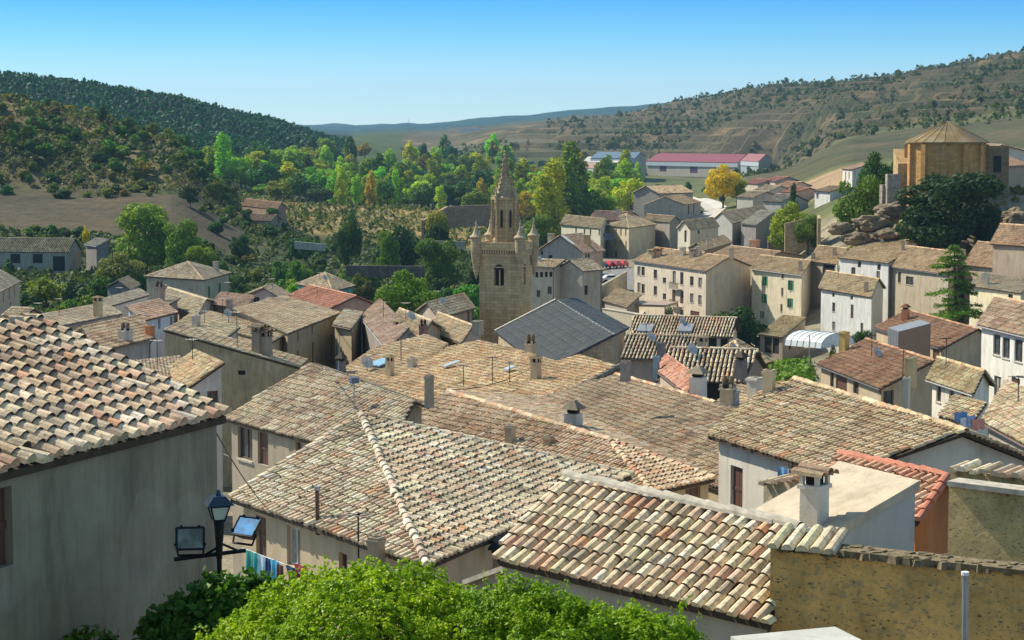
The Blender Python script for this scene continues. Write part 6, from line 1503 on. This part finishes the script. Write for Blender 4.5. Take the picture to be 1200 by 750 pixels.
shrub('bright lime green dense rounded shrub, nearest at the bottom', 440, 800, 24., [(335,784,0,75,92),(392,768,.1,92,98),(448,764,0,98,100),(505,772,0,85,96),(285,806,-.1,60,86),(560,800,-.2,76,90),(420,770,-.6,110,100),(520,790,-.6,90,85),(350,800,-.6,90,100)], 34000, .027, (.20,.31,.015), M_LEAFN, 4, .62, .5)
shrub('mid green shrub with upright twigs at the bottom right of the lime one', 690, 820, 23., [(600,768,.2,62,80),(650,778,.1,70,80),(705,784,0,72,76),(760,790,.0,66,76),(800,812,0,45,74),(640,800,-.4,80,80),(740,812,-.4,80,80),(625,748,.3,40,58)], 24000, .027, (.17,.28,.016), M_LEAFN, 4, .55, .5)
shrub('dark glossy broad-leaved shrub under the street lamp', 250, 810, 26., [(205,765,0,40,58),(235,768,.1,52,72),(275,762,.1,58,90),(310,770,.1,45,88),(190,790,0,30,60),(250,800,-.3,70,80)], 5200, .062, (.055,.135,.028), M_LEAFN, 3, .6, .55)
shrub('few leafy sprigs at the bottom edge under the blank wall', 100, 770, 26., [(105,768,0,22,24),(85,772,0,16,26)], 240, .06, (.075,.15,.03), M_LEAFN, 3, .6, .6)

# ---------------------------------------------------------------- light, air, camera
EL, SX, SY = math.radians(44), -.83, .56
sd = Vector((SX*math.cos(EL), SY*math.cos(EL), math.sin(EL))).normalized()
L = bpy.data.lights.new('sun', 'SUN'); L.energy = 3.6; L.angle = math.radians(.53); L.color = (1., .92, .76)
so = bpy.data.objects.new('sun', L); COL.objects.link(so); so.rotation_euler = sd.to_track_quat('Z', 'Y').to_euler(); so.location = (-60, 20, 80)
W = bpy.data.worlds.new('World'); SC.world = W; W.use_nodes = True; nt = W.node_tree; bg = nt.nodes['Background']
sk = nt.nodes.new('ShaderNodeTexSky'); sk.sky_type = 'NISHITA'; sk.sun_disc = False; sk.sun_elevation = EL; sk.sun_rotation = math.atan2(SX, SY)
sk.air_density = 1.0; sk.dust_density = .0; sk.ozone_density = 5.; sk.altitude = 600
hs = nt.nodes.new('ShaderNodeHueSaturation'); hs.inputs['Saturation'].default_value = 1.05; nt.links.new(sk.outputs[0], hs.inputs['Color'])
tc = nt.nodes.new('ShaderNodeTexCoord'); sx_ = nt.nodes.new('ShaderNodeSeparateXYZ'); nt.links.new(tc.outputs['Generated'], sx_.inputs[0])
sky_tint = ramp(nt, sx_.outputs[2], [(0., (.37,.48,.60)), (.021, (.33,.445,.57)), (.042, (.175,.36,.52)), (.0625, (.075,.275,.50)), (.14, (.05,.22,.46)), (.28, (.92,.78,.56)), (1., (1.25,.99,.62))])  # unseen sky overhead is warmed and brightened to fill the shadows
nt.links.new(mixc(nt, 1., hs.outputs[0], sky_tint, 'MULTIPLY'), bg.inputs[0])
bg.inputs[1].default_value = .15
if HAZE:
    hm = bpy.data.materials.new('air'); hm.use_nodes = True; n_ = hm.node_tree
    for q in list(n_.nodes):
        if q.type != 'OUTPUT_MATERIAL': n_.nodes.remove(q)
    pv = n_.nodes.new('ShaderNodeVolumePrincipled'); pv.inputs['Density'].default_value = HAZE; pv.inputs['Color'].default_value = (.42,.70,1.,1); pv.inputs['Anisotropy'].default_value = .0
    n_.links.new(pv.outputs[0], n_.nodes['Material Output'].inputs['Volume'])
    o = obj('haze', [box((0, 3900, -46), 16000, 8000, 200)], hm); tag(o, kind='stuff')
cam = bpy.data.cameras.new('camera'); co = bpy.data.objects.new('camera', cam); COL.objects.link(co); SC.camera = co
cam.sensor_width = 36.; cam.lens = F / 1200. * 36.; cam.clip_start = .5; cam.clip_end = 60000
co.location = (0, 0, 0); co.rotation_euler = (math.radians(90) - PITCH, 0, 0)
SC.render.engine = 'CYCLES'; SC.render.resolution_x = 1024; SC.render.resolution_y = 640
SC.cycles.max_bounces = 5; SC.cycles.diffuse_bounces = 3; SC.cycles.volume_bounces = 0; SC.cycles.transparent_max_bounces = 4
SC.view_settings.view_transform = 'Standard'; SC.view_settings.look = 'None'; SC.view_settings.gamma = 1.; SC.view_settings.exposure = .93; SC.view_settings.use_curve_mapping = False
